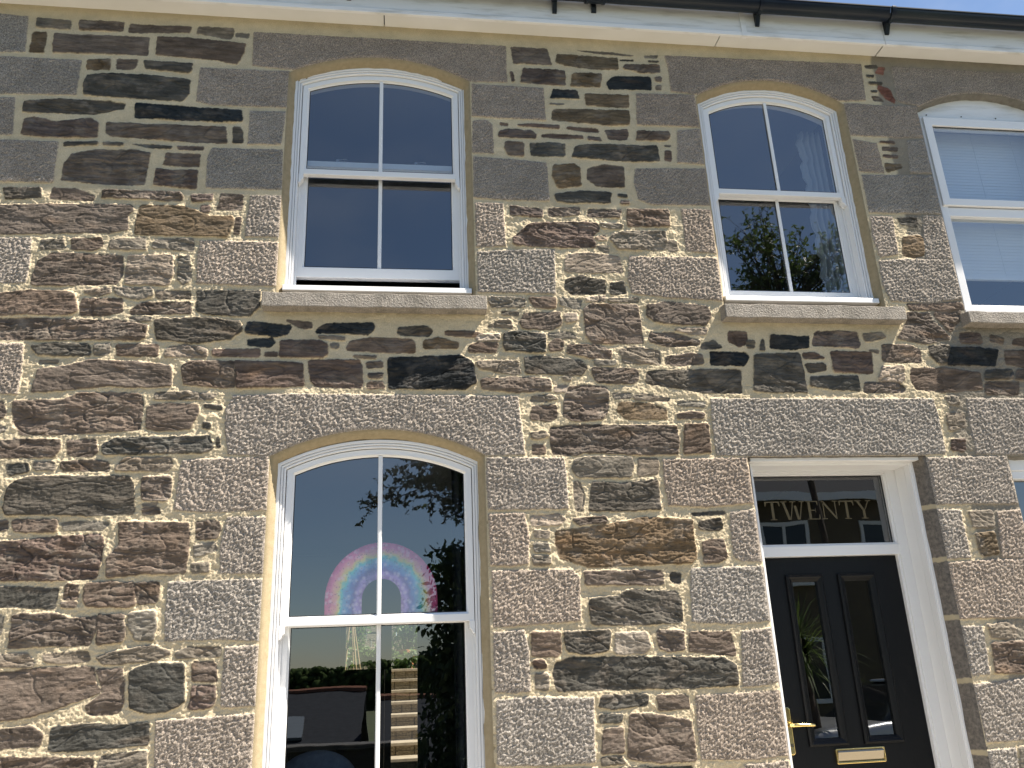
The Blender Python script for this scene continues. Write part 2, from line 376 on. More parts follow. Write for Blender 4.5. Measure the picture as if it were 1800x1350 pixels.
# ------------------------------------------------------------------ the stone walls (one relief, cut into the two houses and their lintels)
# openings: centre x, half width, bottom, spring, crown
OPEN = {
    'upper_left':  (-0.1175, 0.514, 3.490, 4.878, 5.014),
    'lower_left':  (-0.0985, 0.5165, 0.780, 2.638, 2.772),
    'upper_right': (2.2375, 0.478, 3.475, 4.856, 5.003),
    'door':        (2.274, 0.496, 0.150, 2.620, 2.620),
    'next_upper':  (3.680, 0.481, 3.440, 4.852, 4.996),
    'next_lower':  (3.730, 0.485, 0.900, 2.616, 2.616),
}
PARTY = 2.962          # where one house ends and the next begins
EAVES = 5.243
STONES = '''g -2231,5171 -2051,5163 -2032,4917 -2191,4911
y -2006,5154 -1826,5150 -1822,5088 -2003,5088
b -1785,5157 -1547,5164 -1545,5095 -1777,5088
b -1516,5150 -1179,5156 -1189,5114 -1514,5089
y -1145,5162 -950,5165 -948,5110 -962,5086 -1154,5111
y -939,5133 -861,5133 -863,5101 -938,5105
o -2016,5062 -1941,5063 -1939,5009 -1939,4918 -2014,4920
b -1901,5057 -1402,5068 -1398,4940 -1469,4940 -1895,4926
b -1360,5073 -1186,5077 -878,5059 -883,4998 -916,4910 -1029,4933 -1357,4948
g -2187,4884 -1955,4885 -1739,4884 -1739,4654 -2150,4639
o -1711,4891 -1589,4903 -1585,4831 -1707,4825
b -1561,4907 -1449,4909 -1447,4877 -1462,4839 -1553,4838
d -1420,4908 -1153,4903 -1155,4859 -1169,4832 -1401,4851
d -1698,4783 -1578,4805 -1414,4810 -1158,4795 -1157,4689 -1191,4646 -1455,4650 -1699,4656 -1711,4718
g -1114,4878 -620,4884 -626,4637 -1032,4629 -1117,4650
g -2146,4617 -2041,4620 -2018,4387 -2110,4382
d -1994,4598 -1839,4625 -1558,4629 -1480,4613 -1484,4582 -1628,4536 -1788,4534 -1992,4529
k -1432,4621 -1189,4620 -1105,4609 -871,4607 -861,4530 -974,4523 -1426,4524
g -828,4604 -633,4610 -648,4392 -827,4386
p -1979,4493 -1926,4506 -1821,4482 -1642,4512 -1602,4479 -1599,4391 -1823,4379 -1980,4389
b -1567,4491 -1300,4490 -947,4494 -932,4385 -1095,4385 -1533,4402 -1563,4421
d -913,4496 -872,4498 -853,4463 -853,4392 -906,4389
g -2106,4353 -1788,4355 -1786,4281 -1782,4104 -2067,4101
d -1765,4356 -1592,4365 -1594,4345 -1761,4327
d -1568,4364 -1465,4366 -1463,4344 -1566,4343
d -1425,4360 -1336,4363 -1215,4354 -1217,4339 -1318,4336
p -1191,4358 -1052,4362 -1055,4339 -1185,4335
b -1717,4285 -1602,4315 -1405,4325 -1323,4309 -1331,4109 -1546,4105 -1746,4120 -1747,4216
b -1243,4313 -1065,4316 -1068,4232 -1252,4234
p -1286,4217 -1209,4206 -1073,4217 -1068,4096 -1288,4111
g -1011,4354 -638,4362 -630,4109 -1024,4103 -1030,4288
d -2017,4069 -1832,4074 -1826,4013 -1999,3997
b -1782,4076 -1667,4076 -1570,4037 -1573,4004 -1789,4010
b -1535,4072 -1261,4078 -1150,4076 -1132,4050 -1137,4017 -1537,4025
p -1097,4063 -981,4071 -982,4027 -1085,4014
b -941,4077 -828,4074 -826,3976 -958,3976
G -840,5146 -364,5147 -92,5150 617,5150 616,4887 393,4878 -625,4895 -834,4908
b 645,5146 865,5150 892,5030 659,5026
o 921,5113 1300,5111 1298,5023 1195,5016 974,5030 917,5049
y 1049,5152 1225,5153 1401,5135 1380,5128 1175,5134
y 1466,5140 1556,5152 1549,5128 1469,5126
d 1309,5100 1398,5106 1397,5095 1313,5089
d 1487,5104 1557,5106 1550,5093 1491,5091
b 1345,5067 1559,5076 1558,5017 1429,5008 1323,5036
p 714,4995 838,4998 967,4995 965,4887 870,4886 696,4892
p 633,4967 652,4963 663,4901 644,4889
o 1008,4969 1067,4987 1193,4987 1175,4888 993,4883
k 1264,4974 1495,4984 1491,4891 1222,4874 1217,4931
p 1520,4985 1563,4988 1555,4947 1519,4950
y 1519,4927 1558,4924 1550,4889 1516,4893
g 406,4862 831,4861 832,4634 615,4633 401,4637
k 887,4859 1029,4857 1044,4796 864,4790
y 863,4757 947,4762 947,4749 862,4744
o 1076,4837 1345,4842 1337,4751 1203,4749 1079,4753
o 874,4713 955,4723 1340,4729 1331,4629 1221,4617 865,4641
g 1390,4856 1754,4867 1761,4635 1374,4631
p 564,4608 610,4605 609,4584 563,4585
p 664,4598 743,4607 910,4606 908,4578 669,4587
p 956,4597 1134,4598 1146,4569 1057,4570 950,4581
p 553,4543 604,4567 750,4559 776,4534 766,4506 551,4506
p 804,4535 851,4546 1046,4542 1046,4517 895,4513 803,4519
p 1073,4538 1144,4537 1156,4510 1072,4513
p 1176,4587 1314,4595 1320,4562 1303,4523 1194,4523
b 1371,4592 1563,4597 1574,4564 1546,4530 1360,4526
g 405,4610 487,4618 522,4584 521,4393 395,4392
b 591,4481 700,4476 691,4381 606,4382 580,4428
d 728,4472 847,4484 939,4478 929,4392 733,4388
d 994,4464 1060,4484 1485,4494 1493,4387 1332,4374 970,4389
p 1530,4464 1568,4460 1560,4390 1518,4393
d 1529,4502 1572,4502 1566,4491 1528,4491
g 1617,4605 1765,4624 1769,4378 1593,4381
g 403,4367 659,4358 821,4345 826,4097 559,4092 397,4101
o 857,4336 986,4347 1012,4322 1013,4202 876,4181 848,4252
b 1058,4319 1143,4349 1273,4344 1266,4202 1104,4201 1048,4250
g 1337,4331 1766,4351 1783,4103 1408,4094 1337,4128 1319,4231
d 855,4144 1011,4171 1184,4168 1174,4096 933,4086 862,4099
d 1220,4159 1275,4156 1274,4135 1219,4138
p 1231,4118 1286,4115 1279,4089 1228,4087
G 1596,5149 2078,5156 2887,5172 2866,4893 2711,4878 1740,4872 1608,4881 1609,5032
g 2714,4867 2965,4864 3201,4872 3198,4638 3023,4628 2712,4629
g 2722,4602 2878,4581 2887,4369 2725,4372
p 2902,4599 2997,4604 2997,4581 2894,4582
b 2910,4560 3014,4559 3001,4525 2904,4531
p 2904,4503 3002,4502 2997,4480 2894,4480
o 2902,4441 3004,4441 3014,4413 2909,4375 2898,4397
g 3081,4609 3210,4621 3215,4383 3053,4376
g 2731,4351 3211,4366 3227,4099 2732,4091
d 2913,5167 2995,5173 3001,5149 2913,5140
d 2904,5094 2957,5091 2954,5073 2906,5072
d 2910,5039 3006,5040 2996,5015 2911,5015
d 2913,4974 2961,4977 2952,4958 2916,4959
b 2910,4932 2958,4935 2993,4895 2919,4897
r 2974,5013 3045,4994 3065,4911 3054,4881 2989,4931 2958,4988
r 3003,5161 3046,5158 3024,5101 2970,5104
G 3091,5167 4135,5174 4147,4891 3216,4870 3079,4900
b -2045,3958 -1830,3976 -1601,3980 -1385,3988 -1374,3956 -1402,3927 -1386,3844 -1476,3823 -1695,3816 -2020,3796
o -1338,3985 -1150,3992 -1069,3967 -987,3932 -875,3936 -869,3899 -891,3819 -1159,3819 -1352,3818 -1347,3919
p -1036,3997 -992,3998 -993,3962 -1033,3961
b -855,3932 -831,3933 -837,3834 -860,3834
g -795,4068 -628,4075 -628,3822 -808,3821
g -2017,3774 -1841,3784 -1829,3651 -1830,3529 -1979,3525
y -1794,3772 -1690,3780 -1680,3726 -1794,3718
b -1649,3781 -1510,3790 -1498,3749 -1532,3721 -1642,3723
y -1463,3782 -1300,3796 -1289,3729 -1465,3732
y -1241,3789 -1063,3799 -1053,3731 -1260,3743
g -1027,3791 -630,3794 -625,3538 -794,3539 -1026,3543 -1035,3699
b -1786,3661 -1725,3698 -1400,3694 -1385,3592 -1410,3538 -1598,3525 -1804,3521 -1805,3581
l -1362,3695 -1156,3701 -1143,3598 -1163,3531 -1368,3535 -1370,3628
y -1124,3697 -1070,3699 -1055,3564 -1087,3537 -1116,3563
b -1970,3466 -1814,3488 -1653,3489 -1599,3473 -1573,3380 -1622,3362 -1818,3363 -1952,3352
l -1550,3496 -1440,3511 -1430,3486 -1487,3467 -1548,3479
y -1418,3512 -1237,3512 -1230,3472 -1306,3449 -1399,3473
y -1217,3499 -1054,3502 -1047,3463 -1202,3456
b -1559,3448 -1374,3452 -1363,3383 -1460,3360 -1560,3363
b -1323,3393 -1282,3432 -1049,3441 -1036,3381 -1239,3373 -1328,3371
d -1016,3503 -710,3510 -709,3430 -752,3368 -929,3374 -1010,3390
b -1949,3331 -1778,3341 -1597,3337 -1376,3336 -1240,3309 -1245,3250 -1269,3232 -1475,3234 -1655,3228 -1934,3232
y -1330,3352 -1222,3356 -1228,3334 -1317,3333
d -1206,3343 -966,3356 -796,3337 -785,3290 -843,3242 -993,3219 -1188,3238
g -1930,3208 -1796,3209 -1782,3063 -1786,2948 -1891,2952
d -1758,3193 -1660,3211 -1500,3205 -1487,3151 -1623,3146 -1731,3153
y -1471,3205 -1399,3208 -1401,3164 -1436,3148 -1473,3155
b -1369,3206 -1178,3208 -1176,3150 -1363,3150
l -1132,3192 -1044,3210 -945,3186 -949,3148 -1143,3146
p -918,3182 -695,3189 -693,3151 -912,3153
b -1713,3076 -1601,3089 -1483,3123 -1279,3116 -1109,3097 -1096,2995 -1230,2986 -1375,2994 -1725,2960 -1719,3016
b -1057,3093 -1022,3123 -812,3120 -803,2988 -937,2992 -1042,3007
y -1712,3119 -1627,3121 -1632,3108 -1711,3109
k -758,3338 -548,3319 -557,3276 -615,3258 -769,3277
b -573,3349 -447,3338 -442,3308 -493,3307
k -414,3304 -376,3331 -138,3339 -130,3317 -157,3277 -422,3286
y -409,3265 -279,3258 -283,3245 -397,3252
d -9,3314 128,3328 165,3303 144,3272 -5,3279
b 234,3300 381,3298 430,3285 413,3267 233,3282
k -752,3239 -637,3249 -624,3223 -642,3202 -750,3213
p -590,3237 -396,3239 -364,3218 -363,3167 -393,3149 -594,3152
y -349,3223 -310,3225 -309,3201 -340,3201
b -247,3237 -153,3255 55,3254 75,3232 75,3180 -104,3182 -270,3193
o 120,3246 201,3260 298,3235 297,3208 119,3206
b -664,3172 -610,3173 -609,3154 -667,3155
p -805,3124 -485,3115 -472,2998 -788,2984
p -451,3132 -206,3134 -190,3109 -187,2991 -411,2994 -435,3023
b -166,3122 -92,3127 -87,3101 -162,3096
b -157,3062 -87,3067 -91,3042 -149,3041
b -157,3016 -86,3021 -78,2987 -160,2987
k -56,3148 313,3165 369,3131 386,3019 325,2985 -55,2987
y -230,3159 -120,3156 -127,3147 -222,3149
p 597,4059 783,4047 780,3990 595,3999
b 814,4052 995,4068 991,4018 910,4000 812,4001
b 1044,4057 1235,4057 1221,4001 1031,4004
b 1263,4063 1512,4067 1505,3955 1257,3947
g 405,4071 563,4072 570,3807 406,3792
p 712,3948 925,3965 1087,3966 1093,3926 1054,3885 1067,3817 853,3806 610,3818 611,3861
y 1105,3967 1231,3961 1220,3936 1111,3937
l 1071,3876 1126,3888 1133,3863 1078,3857
y 1076,3822 1138,3824 1135,3780 1092,3798
y 1172,3904 1263,3917 1474,3924 1477,3819 1435,3808 1191,3806 1156,3869
y 1487,3869 1532,3866 1535,3811 1497,3795 1477,3819
g 410,3769 634,3785 835,3795 828,3524 408,3525
l 912,3764 1028,3777 1196,3757 1206,3665 1019,3656 884,3662 893,3734
d 885,3610 974,3640 1034,3618 1104,3615 1098,3534 915,3526 882,3563
d 1134,3597 1209,3608 1212,3537 1128,3530
g 1583,4075 1780,4077 1768,3793 1580,3802
g 1250,3763 1778,3768 1762,3501 1440,3513 1247,3533 1228,3618
y 462,3498 656,3497 654,3447 527,3440 473,3443
b 677,3498 827,3505 819,3445 704,3443
y 848,3501 964,3494 952,3438 850,3460
l 991,3504 1097,3520 1090,3487 990,3485
y 1113,3502 1280,3510 1278,3486 1120,3485
b 652,3405 839,3418 848,3349 791,3317 640,3324 624,3355
y 507,3362 574,3368 585,3323 452,3330
l 864,3409 933,3410 930,3369 870,3359
y 534,3417 618,3414 618,3396 534,3401
b 1014,3467 1268,3467 1276,3412 1282,3246 1187,3245 1007,3243 976,3288 973,3434
y 773,3294 900,3305 923,3269 780,3272
b 1325,3468 1447,3490 1668,3465 1679,3409 1645,3357 1459,3359 1364,3371 1319,3403
l 1465,3327 1652,3339 1630,3301 1559,3300
b 1322,3302 1454,3308 1599,3264 1587,3241 1411,3230 1317,3256
d 538,3291 605,3305 756,3289 750,3187 535,3198
b 355,3218 404,3240 503,3237 493,3184 354,3187
l 405,3280 513,3286 512,3250 388,3253
b 774,3240 813,3263 855,3250 843,3205 775,3191
b 879,3233 1031,3230 1106,3199 1098,3159 975,3162 867,3188
y 1153,3204 1228,3228 1364,3202 1365,3126 1160,3133
b 1404,3171 1546,3190 1598,3182 1605,3132 1451,3122 1401,3135
y 393,3135 607,3137 616,3067 563,3067 401,3096
d 640,3155 741,3165 932,3144 972,3109 935,3065 645,3072
b 997,3105 1234,3098 1242,3050 1209,3019 1016,3022 994,3066
y 1008,3145 1127,3142 1116,3119 1014,3119
b 411,3036 603,3050 767,3038 768,2978 599,2969 418,2985
d 1292,3085 1535,3096 1807,3098 1790,2968 1573,2972 1278,3023
y 834,3052 884,3056 874,3030 841,3034
l 789,2999 856,3008 846,2970 788,2969
d 1615,3250 1679,3265 1718,3229 1673,3219 1598,3223
p 1770,3317 1865,3318 1869,3254 1817,3234 1758,3261
y 1866,3267 1906,3263 1897,3226 1861,3226
d 1948,3268 1957,3273 1958,3213 1931,3213
k 2007,3302 2225,3295 2210,3234 2112,3219 1991,3227
p 2267,3324 2379,3330 2509,3327 2520,3261 2500,3233 2381,3241 2240,3249
y 2548,3314 2659,3325 2677,3296 2593,3276 2551,3276
k 1653,3201 1848,3196 1862,3171 1829,3125 1644,3128
d 1895,3185 2154,3197 2163,2974 1958,2974 1866,2982
p 2172,3197 2246,3200 2295,3170 2176,3167
d 2180,3133 2290,3138 2293,3101 2190,3087
p 2339,3208 2574,3206 2560,3085 2337,3093
d 2199,3060 2469,3066 2467,2984 2310,2993 2187,3010
b 2649,3253 2814,3251 2873,3218 2859,3152 2634,3155
y 2563,3220 2618,3216 2611,3201
l 2623,3122 2750,3128 2738,3049 2721,3031 2584,3044
b 2508,3030 2693,3031 2734,3008 2718,2976 2488,2975
b 2842,3453 2972,3450 2981,3402 3035,3344 3063,3297 2911,3261 2747,3293 2822,3380
b 3013,3461 3172,3474 3146,3404 3072,3335 3044,3383 3007,3431
b 2848,3502 3183,3518 3214,3484 3094,3472 2860,3468
d 2927,3247 3053,3253 3018,3144 2961,3144 2924,3190
b 2794,3114 3002,3116 3196,3089 3193,2996 2961,2977 2797,2995 2778,3059
p 3139,3331 3255,3328 3260,3270 3125,3273
b 3321,3319 3395,3301 3386,3267 3311,3281
b 3461,3292 3566,3313 3550,3254 3444,3263
k 3059,3239 3195,3241 3342,3228 3304,3137 3017,3140
b 3385,3224 3542,3225 3514,3120 3375,3147
d 3238,3104 3404,3110 3391,3058 3216,3052
b 3433,3110 3511,3110 3496,3054 3409,3053
b 3221,3034 3423,3035 3394,2960 3205,2969
g 2733,4070 2877,4070 2871,3964 2865,3819 2743,3795 2720,3928
d 2906,4066 3029,4075 3032,3996 2917,4018
o 2914,3934 3032,3949 3045,3918 3020,3823 2960,3801 2890,3820
g 3071,4082 3231,4093 3222,3803 3028,3793 3045,3938
g 2729,3774 2900,3794 3223,3793 3228,3544 2985,3510 2755,3520 2721,3613
b -1802,2913 -1719,2917 -1579,2921 -1520,2953 -1371,2958 -1230,2950 -1218,2874 -1223,2776 -1405,2761 -1579,2754 -1744,2751 -1784,2812
y -1165,2958 -1023,2963 -882,2951 -903,2927 -1166,2926
b -1198,2886 -1149,2902 -967,2899 -960,2859 -993,2780 -1136,2768 -1191,2780
d -934,2899 -856,2895 -851,2875 -929,2883
d -930,2811 -901,2807 -899,2779 -932,2783
b -1855,2717 -1761,2728 -1568,2724 -1562,2682 -1585,2644 -1749,2645 -1843,2642
b -1537,2723 -1415,2727 -1397,2666 -1426,2645 -1524,2651
d -1377,2704 -1317,2734 -896,2740 -884,2678 -912,2662 -1196,2657 -1372,2654
d -863,2732 -851,2728 -852,2685 -863,2693
d -1784,2608 -1693,2611 -1685,2578 -1764,2560 -1780,2579
y -1670,2619 -1582,2622 -1573,2580 -1662,2585
b -1551,2621 -1403,2626 -1343,2616 -1335,2578 -1542,2580
y -1303,2604 -1264,2634 -1067,2637 -1059,2595 -1075,2572 -1304,2578
g -1016,2625 -619,2641 -609,2522 -609,2379 -889,2372 -1030,2385 -1027,2511
d -1738,2527 -1668,2552 -1241,2547 -1224,2514 -1206,2377 -1400,2369 -1610,2380 -1750,2379 -1767,2404 -1766,2483
b -1185,2543 -1059,2545 -1054,2459 -1069,2430 -1174,2439
y -1169,2417 -1103,2423 -1129,2405 -1164,2404
b -1170,2395 -1101,2401 -1092,2375 -1167,2369
b -1798,2347 -1739,2350 -1740,2311 -1792,2305
b -1722,2346 -1706,2353 -1533,2350 -1532,2296 -1705,2300
y -1510,2335 -1451,2341 -1308,2335 -1331,2303 -1500,2303
b -1267,2335 -959,2326 -951,2232 -957,2101 -1140,2102 -1293,2092 -1295,2168 -1249,2238
b -924,2332 -830,2334 -817,2301 -831,2254 -918,2252
y -926,2224 -836,2233 -827,2200 -921,2170
y -929,2142 -857,2144 -854,2102 -929,2100
g -789,2352 -607,2349 -603,2088 -805,2093 -815,2229
p -1725,2254 -1529,2272 -1349,2282 -1327,2268 -1324,2183 -1336,2086 -1537,2084 -1759,2090 -1784,2256
b -1877,2905 -1850,2913 -1826,2866 -1832,2835 -1865,2828
y -1859,2789 -1825,2791 -1816,2774 -1854,2759
G -801,2947 -531,2956 -148,2954 598,2947 621,2637 427,2634 -616,2639 -809,2646 -831,2756 -836,2867
b 864,2995 931,3006 1064,2996 1070,2962 1057,2859 1026,2825 877,2813 829,2842 834,2918
y 672,2948 762,2952 802,2935 744,2918 662,2922
b 669,2893 792,2897 788,2834 754,2813 658,2825
y 1095,2962 1188,2964 1185,2940 1101,2936
y 1203,2949 1263,2958 1397,2937 1387,2924 1210,2928
o 1124,2914 1300,2906 1373,2872 1368,2825 1158,2825 1112,2867
y 1447,2924 1583,2915 1580,2889 1435,2898
b 1430,2850 1508,2863 1576,2855 1564,2829 1428,2829
b 757,2779 900,2792 1415,2786 1419,2706 1407,2639 1233,2636 923,2651 881,2635 761,2644 753,2709
y 654,2751 727,2759 742,2742 693,2718 657,2726
b 667,2693 723,2685 721,2644 657,2644
b 1462,2795 1586,2795 1584,2714 1585,2647 1441,2639
y 872,2614 986,2626 1165,2620 1169,2575 1148,2523 978,2521 874,2526 853,2570
y 1198,2616 1297,2615 1302,2582 1288,2534 1189,2522
g 427,2626 816,2623 823,2546 824,2364 636,2363 427,2363 420,2511
y 860,2498 888,2497 904,2442 894,2355 863,2356 855,2426
d 952,2497 1096,2487 1286,2505 1285,2421 1287,2357 1085,2352 926,2355 939,2425
l 634,2328 767,2338 805,2318 772,2288 640,2286
b 840,2313 1003,2326 1008,2295 866,2286
d 1447,2331 1613,2340 1619,2328 1462,2323
o 754,2257 920,2270 1104,2297 1202,2315 1443,2299 1438,2221 1447,2121 1419,2091 1023,2085 906,2084 770,2128 751,2196
d 1483,2291 1592,2305 1599,2265 1568,2246 1479,2252
b 1484,2193 1595,2202 1599,2109 1548,2088 1483,2085
y 643,2199 713,2201 718,2156 641,2161
y 632,2139 717,2137 718,2100 638,2098
l 646,2259 723,2258 714,2224 652,2229
g 426,2347 604,2348 622,2237 612,2102 524,2093 430,2099
G 1616,2937 2887,2940 2894,2805 2891,2630 2743,2620 1776,2620 1608,2628 1606,2748
g 1321,2611 1774,2616 1780,2378 1700,2375 1533,2361 1329,2372 1318,2501
g 1645,2336 1780,2350 1779,2082 1662,2093 1633,2116 1635,2257
y 2955,2950 3030,2950 3028,2900 2973,2909
y 2941,2850 3045,2855 3036,2778 2938,2757
p 2936,2708 3019,2708 3005,2646 2927,2647
G 3080,2941 3573,2942 3626,2620 3249,2621 3064,2624 3062,2787
g 2754,2609 3238,2614 3239,2352 2999,2356 2757,2355 2750,2528
g 2747,2335 2902,2328 2905,2080 2746,2075
y 2944,2315 3080,2321 3069,2239 2951,2233
o 2952,2200 3062,2210 3061,2100 2961,2090
g 3105,2313 3250,2327 3250,2072 3072,2076
d -1754,2059 -1598,2052 -1486,2042 -1494,1961 -1651,1973 -1742,1979
b -1455,2062 -1409,2060 -1405,1999 -1460,1997
b -1465,1987 -1406,1986 -1407,1965 -1463,1967
b -1376,2063 -1271,2067 -1170,2061 -1160,1972 -1172,1958 -1358,1967 -1375,1998
b -1163,2061 -1069,2062 -1062,2023 -1067,1976 -1147,1971
g -1028,2064 -613,2067 -607,1792 -777,1804 -1018,1806 -1027,1907 -1027,1974
y -1735,1935 -1697,1934 -1698,1862 -1722,1850
b -1656,1940 -1485,1938 -1417,1912 -1313,1922 -1309,1882 -1332,1804 -1500,1806 -1658,1802
b -1307,1925 -1202,1926 -1190,1845 -1196,1812 -1299,1803
y -1176,1931 -1070,1935 -1060,1894 -1065,1811 -1138,1817 -1177,1878
y -1710,1772 -1585,1777 -1545,1740 -1551,1721 -1703,1727
y -1513,1768 -1335,1774 -1321,1741 -1406,1729 -1497,1738
y -1293,1750 -1224,1767 -1069,1791 -987,1759 -1038,1734 -1148,1725 -1193,1720 -1264,1723
y -967,1751 -922,1776 -782,1774 -779,1738 -906,1736 -959,1735
b -1698,1695 -1519,1714 -1301,1708 -1287,1641 -1257,1608 -1313,1591 -1464,1541 -1584,1516 -1670,1514
b -1287,1698 -1184,1701 -1170,1629 -1166,1560 -1178,1522 -1298,1521 -1315,1553 -1245,1607
d -1150,1686 -1069,1716 -927,1710 -913,1555 -978,1520 -1068,1518 -1135,1539
b -891,1712 -797,1712 -785,1633 -884,1637
p -886,1615 -790,1614 -786,1556 -803,1525 -895,1526 -885,1567
g -762,1774 -613,1778 -612,1523 -760,1523 -765,1632
b -1664,1474 -1530,1483 -1474,1456 -1473,1407 -1653,1404
d -1436,1475 -1306,1482 -1166,1472 -1055,1476 -1046,1392 -1281,1382 -1436,1384 -1440,1454
g -1027,1484 -820,1488 -613,1494 -608,1248 -1012,1269
b -1648,1368 -1265,1348 -1251,1282 -1638,1302
y -1228,1353 -1047,1365 -1044,1271 -1238,1281
g 433,2077 821,2075 857,2037 850,1833 625,1823 432,1815
b 881,2058 1021,2059 1264,2053 1265,1989 1016,1999 885,1999
d 1310,2044 1358,2039 1349,1994 1306,2003
d 903,1933 1050,1943 1083,1968 1325,1954 1344,1913 1341,1814 1154,1809 902,1817 892,1889
g 431,1797 579,1803 597,1715 596,1530 502,1528 430,1537
b 612,1788 746,1787 744,1696 721,1679 611,1687
d 764,1786 983,1786 973,1701 877,1684 774,1702
l 1009,1771 1158,1773 1174,1701 1142,1681 1005,1679
b 1213,1778 1343,1770 1334,1689 1257,1684 1216,1700
b 1374,1766 1569,1759 1586,1679 1579,1655 1448,1667 1357,1681
p 609,1663 661,1668 674,1633 622,1631
y 621,1604 680,1605 676,1534 618,1543
d 719,1648 780,1670 1216,1657 1523,1643 1581,1609 1577,1524 1354,1520 977,1528 720,1532 702,1601
g 436,1504 588,1511 886,1495 873,1221 666,1219 430,1231
d 923,1500 1139,1498 1135,1454 971,1444 909,1453
b 1184,1492 1327,1486 1332,1431 1185,1428
d 910,1420 1013,1418 1003,1385 907,1387
b 1050,1417 1153,1412 1330,1377 1335,1290 1340,1211 1170,1209 1026,1233 1034,1324
b 920,1356 1008,1362 1007,1260 905,1259
y 903,1239 991,1245 1010,1214 901,1210
g 430,1215 580,1211 583,1122 427,1131
b 608,1206 950,1192 944,1115 605,1134
d 986,1196 1315,1183 1305,1096 979,1113
g 1408,2064 1781,2067 1791,1803 1582,1795 1387,1809 1394,1941
g 1625,1765 1790,1775 1797,1529 1676,1510 1598,1510
g 1365,1485 1580,1486 1789,1491 1781,1208 1616,1197 1362,1210 1356,1342
g 1561,1180 1782,1188 1779,1070 1555,1082
g 2751,2059 2982,2070 3286,2071 3204,1774 2988,1780 2756,1780 2746,1942
g 2766,1749 2884,1746 2870,1516 2772,1512
y 2910,1745 3026,1760 3067,1717 3038,1672 2914,1692
b 2915,1662 3087,1663 3084,1522 2897,1522
g 2764,1476 3129,1498 3052,1214 2774,1214
g 2757,1180 2919,1186 2911,1063 2755,1071
y 2936,1185 3044,1187 3009,1058 2920,1063'''
# types: g granite block, G granite lintel, b brown, p purple brown, d dark, k near black, y grey, l pale, o ochre, r red
PAL = {'g': (.288, .247, .208), 'G': (.288, .247, .208), 'b': (.118, .093, .075), 'p': (.110, .084, .071), 'd': (.076, .070, .060),
       'k': (.027, .030, .032), 'y': (.165, .143, .115), 'l': (.26, .215, .17), 'o': (.125, .094, .062), 'r': (.20, .090, .065)}

